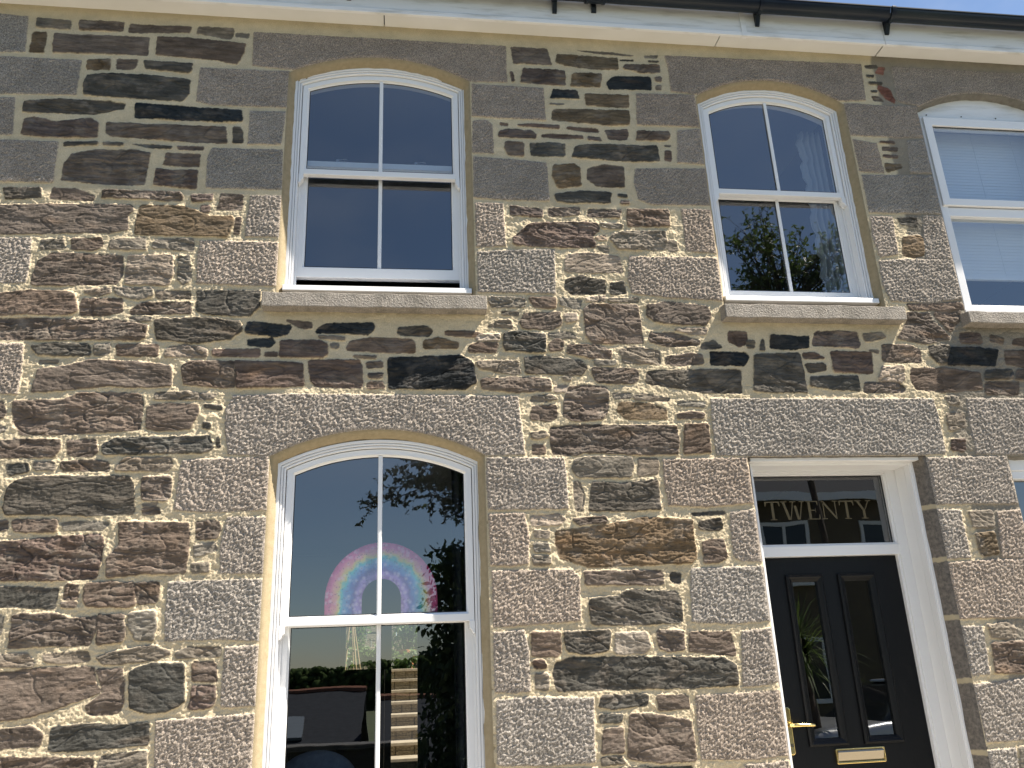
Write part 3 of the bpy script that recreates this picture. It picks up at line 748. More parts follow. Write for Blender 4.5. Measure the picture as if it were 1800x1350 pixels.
def build_walls():
    def axis(segs):
        out = [np.array([segs[0][0]])]
        for a, b, s in segs: out.append(np.linspace(a, b, int(round((b - a) / s)) + 1)[1:])
        return np.concatenate(out).astype(np.float32)
    xs = axis([(-4.2, -2.27, .025), (-2.27, 2.962, .004), (2.962, 4.24, .004), (4.24, 6.4, .025)])
    zs = axis([(0, 1.06, .025), (1.06, 5.255, .004)])
    NX, NZ = len(xs), len(zs)
    X, Z = np.meshgrid(xs, zs)
    # mortar bed
    H = .0030 * pn(X * 34, Z * 40, 1) + .0028 * pn(X * 80, Z * 90, 2) + .0046 * pn(X * 8, Z * 15, 3) + .0020 * pn(X * 160, Z * 160, 4)
    smooth_zone = sstep(3.0, 3.06, Z) * sstep(3.42, 3.36, Z) * np.maximum(sstep(-.95, -.65, X) * sstep(.5, .3, X), sstep(1.5, 1.8, X) * sstep(2.9, 2.7, X))
    H = H * (1 - .6 * np.maximum(smooth_zone, sstep(3.98, 4.1, Z)))
    band = sstep(5.10, 5.16, Z)
    H = H * (1 - .7 * band)
    nb = sstep(PARTY - .012, PARTY + .012, X + .02 * pn(X * 6, Z * 9, 5))[..., None]
    col = np.array([.545, .458, .315], np.float32) * (1 - nb) + np.array([.25, .22, .175], np.float32) * nb
    col = col * (1 + .10 * pn(X * 3, Z * 4, 6) + .07 * pn(X * 25, Z * 25, 7))[..., None]
    gran = np.zeros_like(X); slate = np.zeros_like(X); lint = np.zeros(X.shape, np.int8)
    stones = []
    for ln in STONES.split('\n'):
        a = ln.split()
        stones.append((a[0], [tuple(int(v) / 1000 for v in p.split(',')) for p in a[1:]]))
    # rubble courses where the photograph does not reach
    frame = [(-2.30, 5.27), (4.25, 5.80), (2.98, 1.08), (-1.65, 1.31)]
    bb = [(min(p[0] for p in P) - .01, max(p[0] for p in P) + .01, min(p[1] for p in P) - .01, max(p[1] for p in P) + .01) for _, P in stones]
    rnd = random.Random(5)
    z = 0.02
    while z < 5.08:
        hgt = rnd.choice((.09, .13, .18, .22)); x = -4.18
        while x < 6.35:
            w = rnd.uniform(.14, .55); x1 = min(x + w, 6.38); z1 = min(z + hgt, 5.1)
            corner = [(x, z), (x1, z), (x1, z1), (x, z1)]
            cx = np.array([c[0] for c in corner] + [(x + x1) / 2], np.float32); cz = np.array([c[1] for c in corner] + [(z + z1) / 2], np.float32)
            if (sd_poly(cx, cz, frame) > 0.0).all() and not any(x < b[1] and x1 > b[0] and z < b[3] and z1 > b[2] for b in bb) \
               and not any(x < o[0] + o[1] + .03 and x1 > o[0] - o[1] - .03 and z < o[4] + .03 and z1 > o[2] - .03 for o in OPEN.values()) and x1 - x > .08 \
               and not (x < PARTY < x1):
                j = lambda: rnd.uniform(-.008, .008)
                stones.append((rnd.choice('bbbbpdyog'), [(a + j(), b + j()) for a, b in ((x, z), ((x + x1) / 2, z), (x1, z), (x1, z1), ((x + x1) / 2, z1), (x, z1))]))
            x = x1 + .025
        z += hgt + .025
    for k, (t, P) in enumerate(stones):
        px = [p[0] for p in P]; pz = [p[1] for p in P]
        i0, i1 = np.searchsorted(xs, (min(px) - .02, max(px) + .02)); j0, j1 = np.searchsorted(zs, (min(pz) - .02, max(pz) + .02))
        if i1 - i0 < 2 or j1 - j0 < 2: continue
        sl = (slice(j0, j1), slice(i0, i1)); x = X[sl]; zz = Z[sl]; s = 100 + k * 7
        g = t in 'gG'; size = min(max(px) - min(px), max(pz) - min(pz))
        wa = .003 if g else min(.0042, size * .07)
        wx = x + wa * pn(x * 28, zz * 28, s) + .0025 * pn(x * 95, zz * 95, s + 1)
        wz = zz + wa * pn(x * 28, zz * 28, s + 2) + .0025 * pn(x * 95, zz * 95, s + 3)
        Q = []                       # knock the corners off
        for q in range(len(P)):
            (ax, az), (bx, bz), (dx, dz) = P[q - 1], P[q], P[(q + 1) % len(P)]
            la, lb = math.hypot(ax - bx, az - bz) + 1e-6, math.hypot(dx - bx, dz - bz) + 1e-6
            ct = .004 if g else .006
            ca_, cb_ = min(ct, .16 * la) / la, min(ct, .16 * lb) / lb
            Q += [(bx + (ax - bx) * ca_, bz + (az - bz) * ca_), (bx + (dx - bx) * cb_, bz + (dz - bz) * cb_)]
        sd = sd_poly(wx, wz, Q) - (.003 if g else (.0042 if sum(pz) / len(P) > 4 else .0085))
        cx, cz = sum(px) / len(P), sum(pz) / len(P)
        r = RNG.random(8)
        if g:
            bev = .011
            off = .0045 + .0035 * r[0]
            ca, sa = math.cos(.7), math.sin(.7)
            u, v = (x * ca + zz * sa), (-x * sa + zz * ca)
            n1 = pn(u * 54, v * 98, s + 4); n2 = pn(u * 115, v * 165, s + 5) + .5 * pn(x * 210, zz * 210, s + 8); n3 = pn(x * 14, zz * 14, s + 6)
            rel = .0041 * n1 + .0038 * n2 + .0020 * n3 - .002 * np.maximum(-n1, 0)
            tone = 1 + .12 * (r[1] - .5) + .10 * pn(x * 5, zz * 5, s + 4) + .10 * n3
        else:
            bev = min(.010, .22 * size)
            off = -.001 + .009 * r[0] + (.002 if size > .1 else 0)
            a = (r[1] - .5) * .45; ca, sa = math.cos(a), math.sin(a)
            u, v = (x * ca + zz * sa) + k * 3.1, (-x * sa + zz * ca) + k * 1.7
            v = v + .012 * pn(u * 9, v * 14, s + 4)
            n1 = pn(u * 8, v * 46, s + 5); n2 = pn(u * 30, v * 120, s + 6); n3 = pn(u * 42, v * 70, s + 9); n4 = pn(u * 95, v * 150, s + 11); ck = np.abs(pn(u * 4.5, v * 9, s + 12))
            q = pn(u * 5.5, v * 13, s + 7) * 3.0 + n1 * .5
            st = np.floor(q) + sstep(.40, .58, q - np.floor(q))
            rug = .55 + .9 * r[2]
            rel = rug * (.0016 * n1 + .0020 * n2 + .0026 * st + .0017 * n3 + .0018 * n4 - .005 * sstep(.05, .0, ck)) + ((x - cx) * (r[3] - .5) + (zz - cz) * (r[4] - .5) * 1.5) * .05
            rel = np.clip(rel, -.009, .016)
            tone = 1 + .30 * (r[5] - .5) + .22 * pn(u * 6, v * 30, s + 8) + .16 * pn(u * 9, v * 11, s + 3)
        e = np.clip(-sd / bev, 0, 1); prof = np.sqrt(np.clip(1 - (1 - e) ** 2, 0, 1))
        hs = prof * (off + rel) + (prof - 1) * .002
        w = sstep(-.002, .006, -sd)
        H[sl] = H[sl] * (1 - w) + hs * w
        c = np.array(PAL[t], np.float32)
        c = c * (1 + np.array([.10, .0, -.08], np.float32) * (r[6] - .5))
        cc = np.clip(tone, .45, 1.8)[..., None] * c
        if not g:
            pale = (sstep(.05, .6, pn(x * 9 + k, zz * 13, s + 13) + .5 * pn(x * 30, zz * 45, s + 14)) * (.15 + .5 * r[2]))[..., None]
            cc = cc * (1 - pale) + np.array([.185, .158, .130], np.float32) * pale * (.4 if t == 'k' else 1) + (cc * pale * .6 if t == 'k' else 0)
        if not g:                       # rust and lichen staining along the bedding
            stain = sstep(.25, .7, pn(u * 5, v * 16, s + 10))[..., None] * (.38 if t in 'bpo' else .2) * r[7]
            cc = cc * (1 - stain) + np.array([.19, .112, .058], np.float32) * stain
        w3 = sstep(.0005, .0045, -sd)[..., None]
        col[sl] = col[sl] * (1 - w3) + cc * w3
        w3 = w3[..., 0]
        gran[sl] = gran[sl] * (1 - w3) + (w3 if g else 0); slate[sl] = slate[sl] * (1 - w3) + (0 if g else w3)
        if t == 'G': lint[sl][sd < .003] = 1
    # openings
    dead = np.zeros(X.shape, bool); edge = np.full(X.shape, 1.0, np.float32)
    for cx, hw, zb, zsp, za in OPEN.values():
        P = arch(cx, hw, zb, zsp, za)
        i0, i1 = np.searchsorted(xs, (cx - hw - .06, cx + hw + .06)); j0, j1 = np.searchsorted(zs, (zb - .06, za + .06))
        sl = (slice(j0, j1), slice(i0, i1)); sd, qx, qz = sd_poly(X[sl], Z[sl], P, True)
        step = np.where(Z[sl] < 1.05, .025, .004)
        dead[sl] |= sd < -.8 * step
        k = (sd <= .2 * step) & (sd >= -.8 * step)
        X[sl] = np.where(k, qx, X[sl]); Z[sl] = np.where(k, qz, Z[sl])
        edge[sl] = np.minimum(edge[sl], np.clip(sd / .016, 0, 1))
    H *= np.sqrt(np.clip(1 - (1 - edge) ** 2, 0, 1))
    idx = np.arange(NX * NZ).reshape(NZ, NX)
    F = np.stack([idx[:-1, :-1], idx[:-1, 1:], idx[1:, 1:], idx[1:, :-1]], -1).reshape(-1, 4)
    keep = ~dead.ravel()[F].any(1)
    fx = (X.ravel()[F]).mean(1); fl = lint.ravel()[F].sum(1) >= 3; fzc = Z.ravel()[F].mean(1)
    groups = [('wall', 0, keep & ~fl & (fx < PARTY)), ('wall', 1, keep & ~fl & (fx >= PARTY))]
    for n, own, (x0, x1, z0, z1) in (('lintel', 0, (-.9, .75, 4.8, 5.3)), ('lintel', 0, (1.5, 2.95, 4.8, 5.3)), ('lintel', 0, (-1.1, .8, 2.5, 3.1)), ('lintel', 0, (1.5, 2.95, 2.5, 3.1)),
                            ('lintel', 1, (2.962, 4.6, 4.7, 5.3)), ('lintel', 1, (2.962, 4.6, 2.4, 3.1))):
        groups.append((n, own, keep & fl & (fx > x0) & (fx < x1) & (fzc > z0) & (fzc < z1) & ((fx < PARTY) == (own == 0))))
    used = np.zeros(len(F), bool)
    for g in groups: used |= g[2]
    groups[0] = ('wall', 0, groups[0][2] | (keep & ~used & (fx < PARTY))); groups[1] = ('wall', 1, groups[1][2] | (keep & ~used & (fx >= PARTY)))
    V = np.stack([X.ravel(), -H.ravel(), Z.ravel()], -1).astype(np.float32)
    C = np.concatenate([np.clip(col.reshape(-1, 3), .004, .9), np.ones((NX * NZ, 1), np.float32)], 1).astype(np.float32)
    for name, own, sel in groups:
        f = F[sel]
        if len(f) == 0: continue
        u, inv = np.unique(f, return_inverse=True); inv = inv.reshape(-1)
        me = bpy.data.meshes.new(name)
        me.vertices.add(len(u)); me.vertices.foreach_set('co', V[u].ravel())
        me.loops.add(len(inv)); me.loops.foreach_set('vertex_index', inv.astype(np.int32))
        me.polygons.add(len(f)); me.polygons.foreach_set('loop_start', np.arange(0, len(inv), 4, dtype=np.int32))
        me.update(calc_edges=True)
        a = me.attributes.new('stone_color', 'FLOAT_COLOR', 'POINT'); a.data.foreach_set('color', C[u].ravel())
        a = me.attributes.new('granite', 'FLOAT', 'POINT'); a.data.foreach_set('value', gran.ravel()[u].astype(np.float32))
        a = me.attributes.new('slate', 'FLOAT', 'POINT'); a.data.foreach_set('value', slate.ravel()[u].astype(np.float32))
        mesh_obj(name, me, WALL, HOUSE if own == 0 else NEXT, True)

HOUSE = thing('terraced_house', (-0.6, 0, 0), 'stone terraced house with sash windows and black front door, filling most of the view', 'house')
NEXT = thing('terraced_house', (4.6, 0, 0), 'neighbouring stone house at the right edge, with grey mortar and a blind upstairs', 'house')
build_walls()

# ------------------------------------------------------------------ reveals, frames, sashes
def reveal(key, inset, depth, m, parent, back=0.19, head=1.0):
    cx, hw, zb, zs, za = OPEN[key]
    rnd = random.Random(len(key))
    flat = za - zs < 1e-4
    def lp(i):
        L = arch(cx, hw, zb, zs, za, i, 0.0)
        return [(x, z + (i * (1 - head) if q > 1 else 0)) for q, (x, z) in enumerate(L)]
    loops = [(lp(-.014), .007), (lp(0), .0), (lp(inset * .45), depth * .5), (lp(inset), depth), (lp(inset), back)]
    bm = bmesh.new(); R = []
    for q, (L, y) in enumerate(loops):
        # subdivide the straight sides for a hand trowelled edge
        pts = []
        for i in range(len(L)):
            a, b = L[i], L[(i + 1) % len(L)]
            n = 30 if math.dist(a, b) > .5 else 1
            for s in range(n):
                t = s / n; pts.append((a[0] + (b[0] - a[0]) * t, a[1] + (b[1] - a[1]) * t))
        jit = .0025 if q in (2, 3) else 0
        R.append([bm.verts.new((x + rnd.uniform(-jit, jit), y + rnd.uniform(-jit, jit), z + rnd.uniform(-jit, jit) * (i > 1))) for i, (x, z) in enumerate(pts)])
    for A, B in zip(R, R[1:]):
        n = len(A)
        for i in range(30, n): bm.faces.new((A[i], A[(i + 1) % n], B[(i + 1) % n], B[i]))
    return obj('reveal', bm, m, parent, smooth=True)

def horn(bm, x0, x1, y0, y1, ztop, s=1):
    # little ogee bracket under the end of a meeting rail
    w = x1 - x0
    prof = [(0, 0), (1, 0), (1, -.028), (.92, -.036), (.62, -.042), (.5, -.05), (.34, -.058), (0, -.06)]
    pts = [((x0 + w * a) if s > 0 else (x1 - w * a), ztop + b) for a, b in prof]
    prism(bm, pts if s > 0 else pts[::-1], y0, y1)

def sash_window(key, parent, label, fx0, fx1, zcill, zs, za, zrail, lift=0.0, catches=True):
    """arched frame between fx0 and fx1; zrail is the underside of the upper sash"""
    cx, hw = (fx0 + fx1) / 2, (fx1 - fx0) / 2
    A = lambda i, ib=None, zb=zcill: arch(cx, hw, zb, zs, za, i, 0 if ib is None else ib)
    bm = bmesh.new()
    for i0, i1, y in ((0, .0150, .050), (.0148, .0185, .0595), (.0183, .0275, .0530), (.0273, .0310, .0640), (.0308, .0400, .0580)):
        ring(bm, A(i0), A(i1), y, .175)
    # parting bead and inner lining beside the lower sash
    for s in (-1, 1):
        x = cx + s * (hw - .040)
        box(bm, min(x, x - s * .012), max(x, x - s * .012), .108, .116, zcill, zrail + .01)
    frame = obj('window', bm, PVC, parent, bevel=.0022)
    frame['label'] = label
    # cill
    bm = bmesh.new()
    xprism(bm, [(.012, zcill - .034), (.175, zcill - .034), (.175, zcill + .022), (.06, zcill + .006), (.014, zcill - .004)], fx0 - .004, fx1 + .004)
    obj('cill', bm, PVC, frame, bevel=.003)
    # upper sash
    bm = bmesh.new()
    B = lambda i, b: arch(cx, hw, zrail, zs, za, i, b)
    ring(bm, B(.0435, 0), B(.072, .034), .071, .106)
    ring(bm, B(.0715, .0335), B(.080, .043), .079, .090, .086)
    us = obj('upper_sash', bm, PVC, frame, bevel=.0025)
    bm = bmesh.new(); sheet(bm, B(.070, .030), .0895); obj('pane', bm, GLASS, frame)
    bm = bmesh.new(); ring(bm, B(.0795, .0425), B(.084, .047), .0875, .0885); obj('glazing_seal', bm, RUBBER, frame)
    for s in (-1, 1):
        bm = bmesh.new()
        xa = cx + s * (hw - .042); xb = xa - s * .026
        horn(bm, min(xa, xb), max(xa, xb), .068, .107, zrail + .002, 1 if s < 0 else -1)
        obj('sash_horn', bm, PVC, frame, bevel=.002)
    ztop = za - .074
    bm = bmesh.new()
    prism(bm, [(cx - .0105, zrail + .030), (cx + .0105, zrail + .030), (cx + .0105, ztop), (cx - .0105, ztop)], .077, .087)
    obj('glazing_bar', bm, PVC, frame, bevel=.005)
    # lower sash
    x0, x1 = fx0 + .043, fx1 - .043; z0 = zcill + .018 + lift; z1 = zrail + .042 + lift
    bm = bmesh.new()
    ring(bm, rect(x0, x1, z0, z1), rect(x0 + .036, x1 - .036, z0 + .060, z1 - .036), .118, .156)
    ring(bm, rect(x0 + .0355, x1 - .0355, z0 + .0595, z1 - .0355), rect(x0 + .044, x1 - .044, z0 + .068, z1 - .044), .125, .138, .132)
    obj('lower_sash', bm, PVC, frame, bevel=.0025)
    bm = bmesh.new(); sheet(bm, rect(x0 + .034, x1 - .034, z0 + .058, z1 - .034), .1365); obj('pane', bm, GLASS, frame)
    bm = bmesh.new(); ring(bm, rect(x0 + .0435, x1 - .0435, z0 + .0600, z1 - .0435), rect(x0 + .048, x1 - .048, z0 + .072, z1 - .048), .1345, .1355); obj('glazing_seal', bm, RUBBER, frame)
    bm = bmesh.new(); box(bm, cx - .0105, cx + .0105, .124, .134, z0 + .0615, z1 - .03); obj('glazing_bar', bm, PVC, frame, bevel=.005)
    if catches:
        for s in (-.22, .22):
            bm = bmesh.new()
            xx = cx + s
            box(bm, xx - .034, xx + .034, .122, .150, z1, z1 + .007)
            box(bm, xx - .030, xx - .012, .126, .144, z1 + .007, z1 + .024)
            tube(bm, [(xx - .018, .135, z1 + .02), (xx + .012, .130, z1 + .024), (xx + .036, .128, z1 + .018)], .005, 6)
            obj('sash_catch', bm, CHROME, frame, bevel=.002)
    return frame

reveal('upper_left', .034, .050, MORTAR, HOUSE)
reveal('lower_left', .034, .050, MORTAR, HOUSE)
reveal('upper_right', .030, .050, MORTAR, HOUSE)
W1 = sash_window('upper_left', HOUSE, 'upper left arched sash window, its lower sash raised a crack', -.600, .373, 3.560, 4.876, 4.986, 4.262, .076)
W2 = sash_window('upper_right', HOUSE, 'arched sash window above the front door, with a lace curtain inside', 1.787, 2.690, 3.548, 4.846, 4.976, 4.234, 0, False)
W3 = sash_window('lower_left', HOUSE, 'tall ground floor arched sash window with a rainbow picture behind the glass', -.583, .398, .850, 2.616, 2.735, 1.856, 0, False)

# stone sills
def sill(parent, x0, x1, z1, h, p):
    bm = bmesh.new()
    xprism(bm, [(-p, z1 - h), (.19, z1 - h), (.19, z1 + .012), (.02, z1 + .010), (-p, z1)], x0, x1)
    bmesh.ops.subdivide_edges(bm, edges=[e for e in bm.edges if abs(e.verts[0].co.x - e.verts[1].co.x) > .5], cuts=60)
    for v in bm.verts:
        if v.co.y < .0:
            v.co.z += .0022 * math.sin(v.co.x * 23) * math.sin(v.co.x * 7.3 + v.co.y * 90) ; v.co.y += .002 * math.sin(v.co.x * 41 + v.co.z * 60)
    return obj('sill', bm, SILL, parent, bevel=.004, seg=2)
sill(HOUSE, -.688, .447, 3.475, .078, .071)
sill(HOUSE, 1.735, 2.785, 3.455, .080, .071)
sill(HOUSE, -.69, .50, .80, .09, .065)
sill(NEXT, 3.160, 4.235, 3.435, .070, .071)
sill(NEXT, 3.20, 4.26, .90, .09, .065)

# ------------------------------------------------------------------ front door
DX0, DX1 = 1.822, 2.722
bm = bmesh.new()
reveal('door', .036, .070, REVEAL_STONE, HOUSE, .30, .12)
# lining (flank), frame, transom
bm = bmesh.new()
lin = lambda i, t: rect(DX0 + i, DX1 - i, .15, 2.598 - t)
ring(bm, lin(-.03, -.03), lin(0, 0), .072, .225)
ring(bm, lin(-.001, -.001), lin(.008, .006), .078, .128)
ring(bm, lin(-.001, -.001), lin(.004, .003), .135, .225)
ring(bm, rect(DX0 - .005, DX1 + .005, .15, 2.640), rect(DX0 + .058, DX1 - .058, .15, 2.585), .2255, .30)
ring(bm, rect(DX0 + .0575, DX1 - .0575, .15, 2.5855), rect(DX0 + .070, DX1 - .070, .15, 2.574), .236, .262)
box(bm, DX0 - .02, DX1 + .02, .024, .0715, 2.603, 2.640)
box(bm, DX0 + .05, DX1 - .05, .2275, .30, 2.137, 2.192)
box(bm, DX0 + .069, DX1 - .069, .236, .262, 2.190, 2.202)
DOORFRAME = obj('door_frame', bm, PVC, HOUSE, bevel=.0025)
bm = bmesh.new(); sheet(bm, rect(DX0 + .066, DX1 - .066, 2.194, 2.580), .2585); obj('fanlight_pane', bm, GLASS_DARK, DOORFRAME)
bm = bmesh.new(); ring(bm, rect(DX0 + .0695, DX1 - .0695, 2.2015, 2.5745), rect(DX0 + .076, DX1 - .076, 2.206, 2.569), .2560, .2575); obj('glazing_seal', bm, RUBBER, DOORFRAME)

# gilt capitals on the fanlight
def lettering():
    bm = bmesh.new(); y0, y1 = .2560, .2572
    H = .100; tk, tn, sf = .0145, .0055, .0045
    def P(*pts): prism(bm, [(ox + x, oz + z) for x, z in pts], y0, y1)
    def bar(x0, x1, z0, z1): P((x0, z0), (x1, z0), (x1, z1), (x0, z1))
    def diag(xa, za, xb, zb, w): P((xa - w / 2, za), (xa + w / 2, za), (xb + w / 2, zb), (xb - w / 2, zb))
    def serif(x, z, w): bar(x - w / 2, x + w / 2, z - (sf if z > .05 else 0), z + (0 if z > .05 else sf))
    oz = 2.336
    x = 1.951
    for ch in 'TWENTY':
        ox = x
        if ch == 'T':
            W = .084
            bar(0, W, H - tn - .001, H); bar(W / 2 - tk / 2, W / 2 + tk / 2, .003, H - tn - .002); serif(W / 2, 0, .036)
            P((0, H - .0265), (.004, H - .026), (.009, H - tn - .0015), (0, H - tn - .0015)); P((W, H - .0265), (W, H - tn - .0015), (W - .009, H - tn - .0015), (W - .004, H - .026))
        elif ch == 'W':
            W = .134
            diag(.040, 0.0, .014, H - sf - .0005, tk); diag(.0465, .0, .068, H - sf - .0005, tn)
            diag(.092, 0.0, .066 + .0125, H - .024, tk); diag(.0985, .0, .120, H - sf - .0005, tn)
            serif(.016, H, .036); serif(.068, H, .034); serif(.119, H, .030)
        elif ch == 'E':
            W = .074
            bar(.010, .010 + tk, sf + .0005, H - sf - .0005); bar(.0, W - .006, H - sf, H); bar(.0, W, 0, sf)
            bar(.010 + tk + .0005, .050, H * .5 - .0025, H * .5 + .0025); bar(.050 + .0003, .053, H * .5 - .012, H * .5 + .012)
            P((W - .0095, H - .024), (W - .006, H - .024), (W - .006, H - sf - .0005), (W - .013, H - sf - .0005)); P((W - .008, sf + .0005), (W, sf + .0005), (W, .027), (W - .004, .027))
        elif ch == 'N':
            W = .100
            bar(.013, .013 + tn, sf + .0005, H - sf - .0005); bar(.082, .082 + tn, .0, H - sf - .0005)
            P((.0195, H), (.0045, H), (.0815, 0.0), (.0815, .0165)); serif(.0155, 0, .032); serif(.085, H, .032)
        elif ch == 'Y':
            W = .094
            bar(.040, .040 + tk, sf + .0005, .044); serif(.047, 0, .038)
            P((.0405, .0445), (.0535, .0445), (.0265, H - sf - .0005), (.0095, H - sf - .0005)); P((.0495, .046), (.0545, .0445), (.0815, H - sf - .0005), (.0755, H - sf - .0005))
            serif(.018, H, .038); serif(.079, H, .030)
        x += W + .0085
    return obj('lettering', bm, GOLD, DOORFRAME)
lettering()

# door leaf with two glazed panels
LX0, LX1, LZ0, LZ1, LY = 1.877, 2.667, .165, 2.134, .262
bm = bmesh.new()
GX = ((2.043, 2.183), (2.334, 2.480)); GZ = (1.250, 2.012)
# build the leaf as rails and stiles round the two lights
box(bm, LX0, GX[0][0], LY, LY + .044, LZ0, LZ1)
box(bm, GX[0][1], GX[1][0], LY, LY + .044, GZ[0], GZ[1])
box(bm, GX[1][1], LX1, LY, LY + .044, LZ0, LZ1)
box(bm, GX[0][0], GX[1][1], LY, LY + .044, GZ[1], LZ1)
box(bm, GX[0][0], GX[1][1], LY, LY + .044, LZ0, GZ[0])
DOOR = obj('front_door', bm, BLACK, HOUSE)
def moulding(x0, x1, z0, z1, w):
    bm = bmesh.new()
    r = lambda i: rect(x0 + i, x1 - i, z0 + i, z1 - i)
    ring(bm, r(0), r(w * .30), LY - .010, LY + .0, LY - .018)
    ring(bm, r(w * .30), r(w * .62), LY - .018, LY + .0, LY - .011)
    ring(bm, r(w * .62), r(w), LY - .013, LY + .012, LY - .002)
    return obj('panel_moulding', bm, BLACK, DOOR, bevel=.002)
for (a, b) in GX:
    moulding(a - .033, b + .033, GZ[0] - .036, GZ[1] + .033, .036)
    bm = bmesh.new(); sheet(bm, rect(a, b, *GZ), LY + .010); obj('glass_panel', bm, GLASS_DARK, DOOR)
for (a, b) in GX: moulding(a - .033, b + .033, .36, 1.04, .036)

def rounded(x0, x1, z0, z1, r, n=6):
    pts = []
    for cx, cz, a0 in ((x1 - r, z0 + r, -90), (x1 - r, z1 - r, 0), (x0 + r, z1 - r, 90), (x0 + r, z0 + r, 180)):
        for k in range(n + 1):
            a = math.radians(a0 + 90 * k / n); pts.append((cx + r * math.cos(a), cz + r * math.sin(a)))
    return pts
bm = bmesh.new(); prism(bm, rounded(1.9025, 1.9305, 1.182, 1.402, .0135), LY - .010, LY - .0005)
handle = obj('door_handle', bm, BRASS, DOOR, bevel=.003)
bm = bmesh.new()
tube(bm, [(1.9165, LY - .008, 1.320), (1.9165, LY - .030, 1.320), (1.9165, LY - .046, 1.320)], .0095, 12)
tube(bm, [(1.912, LY - .047, 1.320), (1.930, LY - .050, 1.320), (1.965, LY - .049, 1.319), (2.005, LY - .047, 1.317), (2.030, LY - .045, 1.315), (2.038, LY - .044, 1.314)], [.008, .0105, .0098, .0088, .0082, .003], 12)
obj('lever', bm, BRASS, handle, smooth=True)
bm = bmesh.new(); tube(bm, [(1.9165, LY - .0095, 1.226), (1.9165, LY - .015, 1.226)], .0085, 14)
obj('lock_cylinder', bm, CHROME, handle)
bm = bmesh.new()
ring(bm, rounded(2.137, 2.397, 1.130, 1.200, .006), rounded(2.146, 2.388, 1.139, 1.191, .004), LY - .012, LY - .0005)
letter = obj('letterbox', bm, BRASS, DOOR, bevel=.003)
bm = bmesh.new(); xprism(bm, [(LY - .004, 1.1395), (LY - .009, 1.150), (LY - .0165, 1.178), (LY - .0185, 1.184), (LY - .016, 1.1905), (LY - .002, 1.1905), (LY - .001, 1.1395)], 2.1465, 2.3875)
obj('letterbox_flap', bm, CHROME, letter, bevel=.001)
bm = bmesh.new(); xprism(bm, [(-.02, .0), (.32, .0), (.32, .165), (.06, .15), (-.02, .148)], 1.786, 2.762); obj('door_step', bm, SILL, HOUSE, bevel=.005)

# ------------------------------------------------------------------ neighbouring windows
reveal('next_upper', .010, .045, CONCRETE, NEXT)
reveal('next_lower', .012, .045, CONCRETE, NEXT)
cx, hw, zb, zs, za = OPEN['next_upper']
fx0, fx1, fz0, fz1 = 3.243, 4.118, 3.500, 4.835
bm = bmesh.new()
ring(bm, rect(fx0, fx1, fz0, fz1), rect(fx0 + .050, fx1 - .050, fz0 + .03, fz1 - .050), .050, .125)
box(bm, fx0 + .049, fx1 - .049, .052, .125, 4.122, 4.182)
N1 = obj('window', bm, PVC, NEXT, bevel=.003)
N1['label'] = 'flat topped white window under a curved board, with a blind inside'
bm = bmesh.new(); P = arch(cx, hw - .008, 4.838, zs, za, .004, 0); prism(bm, P, .056, .080); obj('spandrel_board', bm, PVC_OLD, N1, bevel=.002)
bm = bmesh.new()
bm.free()
for q in range(4):
    bm = bmesh.new(); tube(bm, [(3.30 + q * .24, .052, 4.853), (3.30 + q * .24, .0565, 4.853)], .004, 6); obj('screw_head', bm, RUBBER, N1)
bm = bmesh.new(); xprism(bm, [(.030, 3.462), (.125, 3.462), (.125, 3.510), (.05, 3.503), (.030, 3.495)], fx0 - .015, fx1 + .015); obj('cill', bm, PVC, N1, bevel=.003)
bm = bmesh.new()
ring(bm, rect(fx0 + .014, fx1 - .014, 4.188, fz1 - .010), rect(fx0 + .066, fx1 - .066, 4.236, fz1 - .072), .036, .090)
obj('top_light', bm, PVC, N1, bevel=.003)
bm = bmesh.new(); ring(bm, rect(fx0 + .0655, fx1 - .0655, 4.2355, fz1 - .0715), rect(fx0 + .071, fx1 - .071, 4.241, fz1 - .077), .048, .052); obj('glazing_seal', bm, RUBBER, N1)
bm = bmesh.new(); sheet(bm, rect(fx0 + .064, fx1 - .064, 4.234, fz1 - .070), .054); obj('pane', bm, GLASS, N1)
bm = bmesh.new(); sheet(bm, rect(fx0 + .049, fx1 - .049, fz0 + .028, 4.124), .085); obj('pane', bm, GLASS, N1)
# ground floor
bm = bmesh.new()
ring(bm, rect(3.200, 4.245, .93, 2.625), rect(3.262, 4.19, 1.0, 2.545), .050, .13)
ring(bm, rect(3.2615, 4.1905, .9995, 2.5455), rect(3.272, 4.18, 1.01, 2.500), .058, .115)
N2 = obj('window', bm, PVC, NEXT, bevel=.003); N2['label'] = 'ground floor window of the house next door, only its upper corner in view'
bm = bmesh.new(); sheet(bm, rect(3.260, 4.192, .998, 2.547), .10); obj('pane', bm, GLASS_DARK, N2)

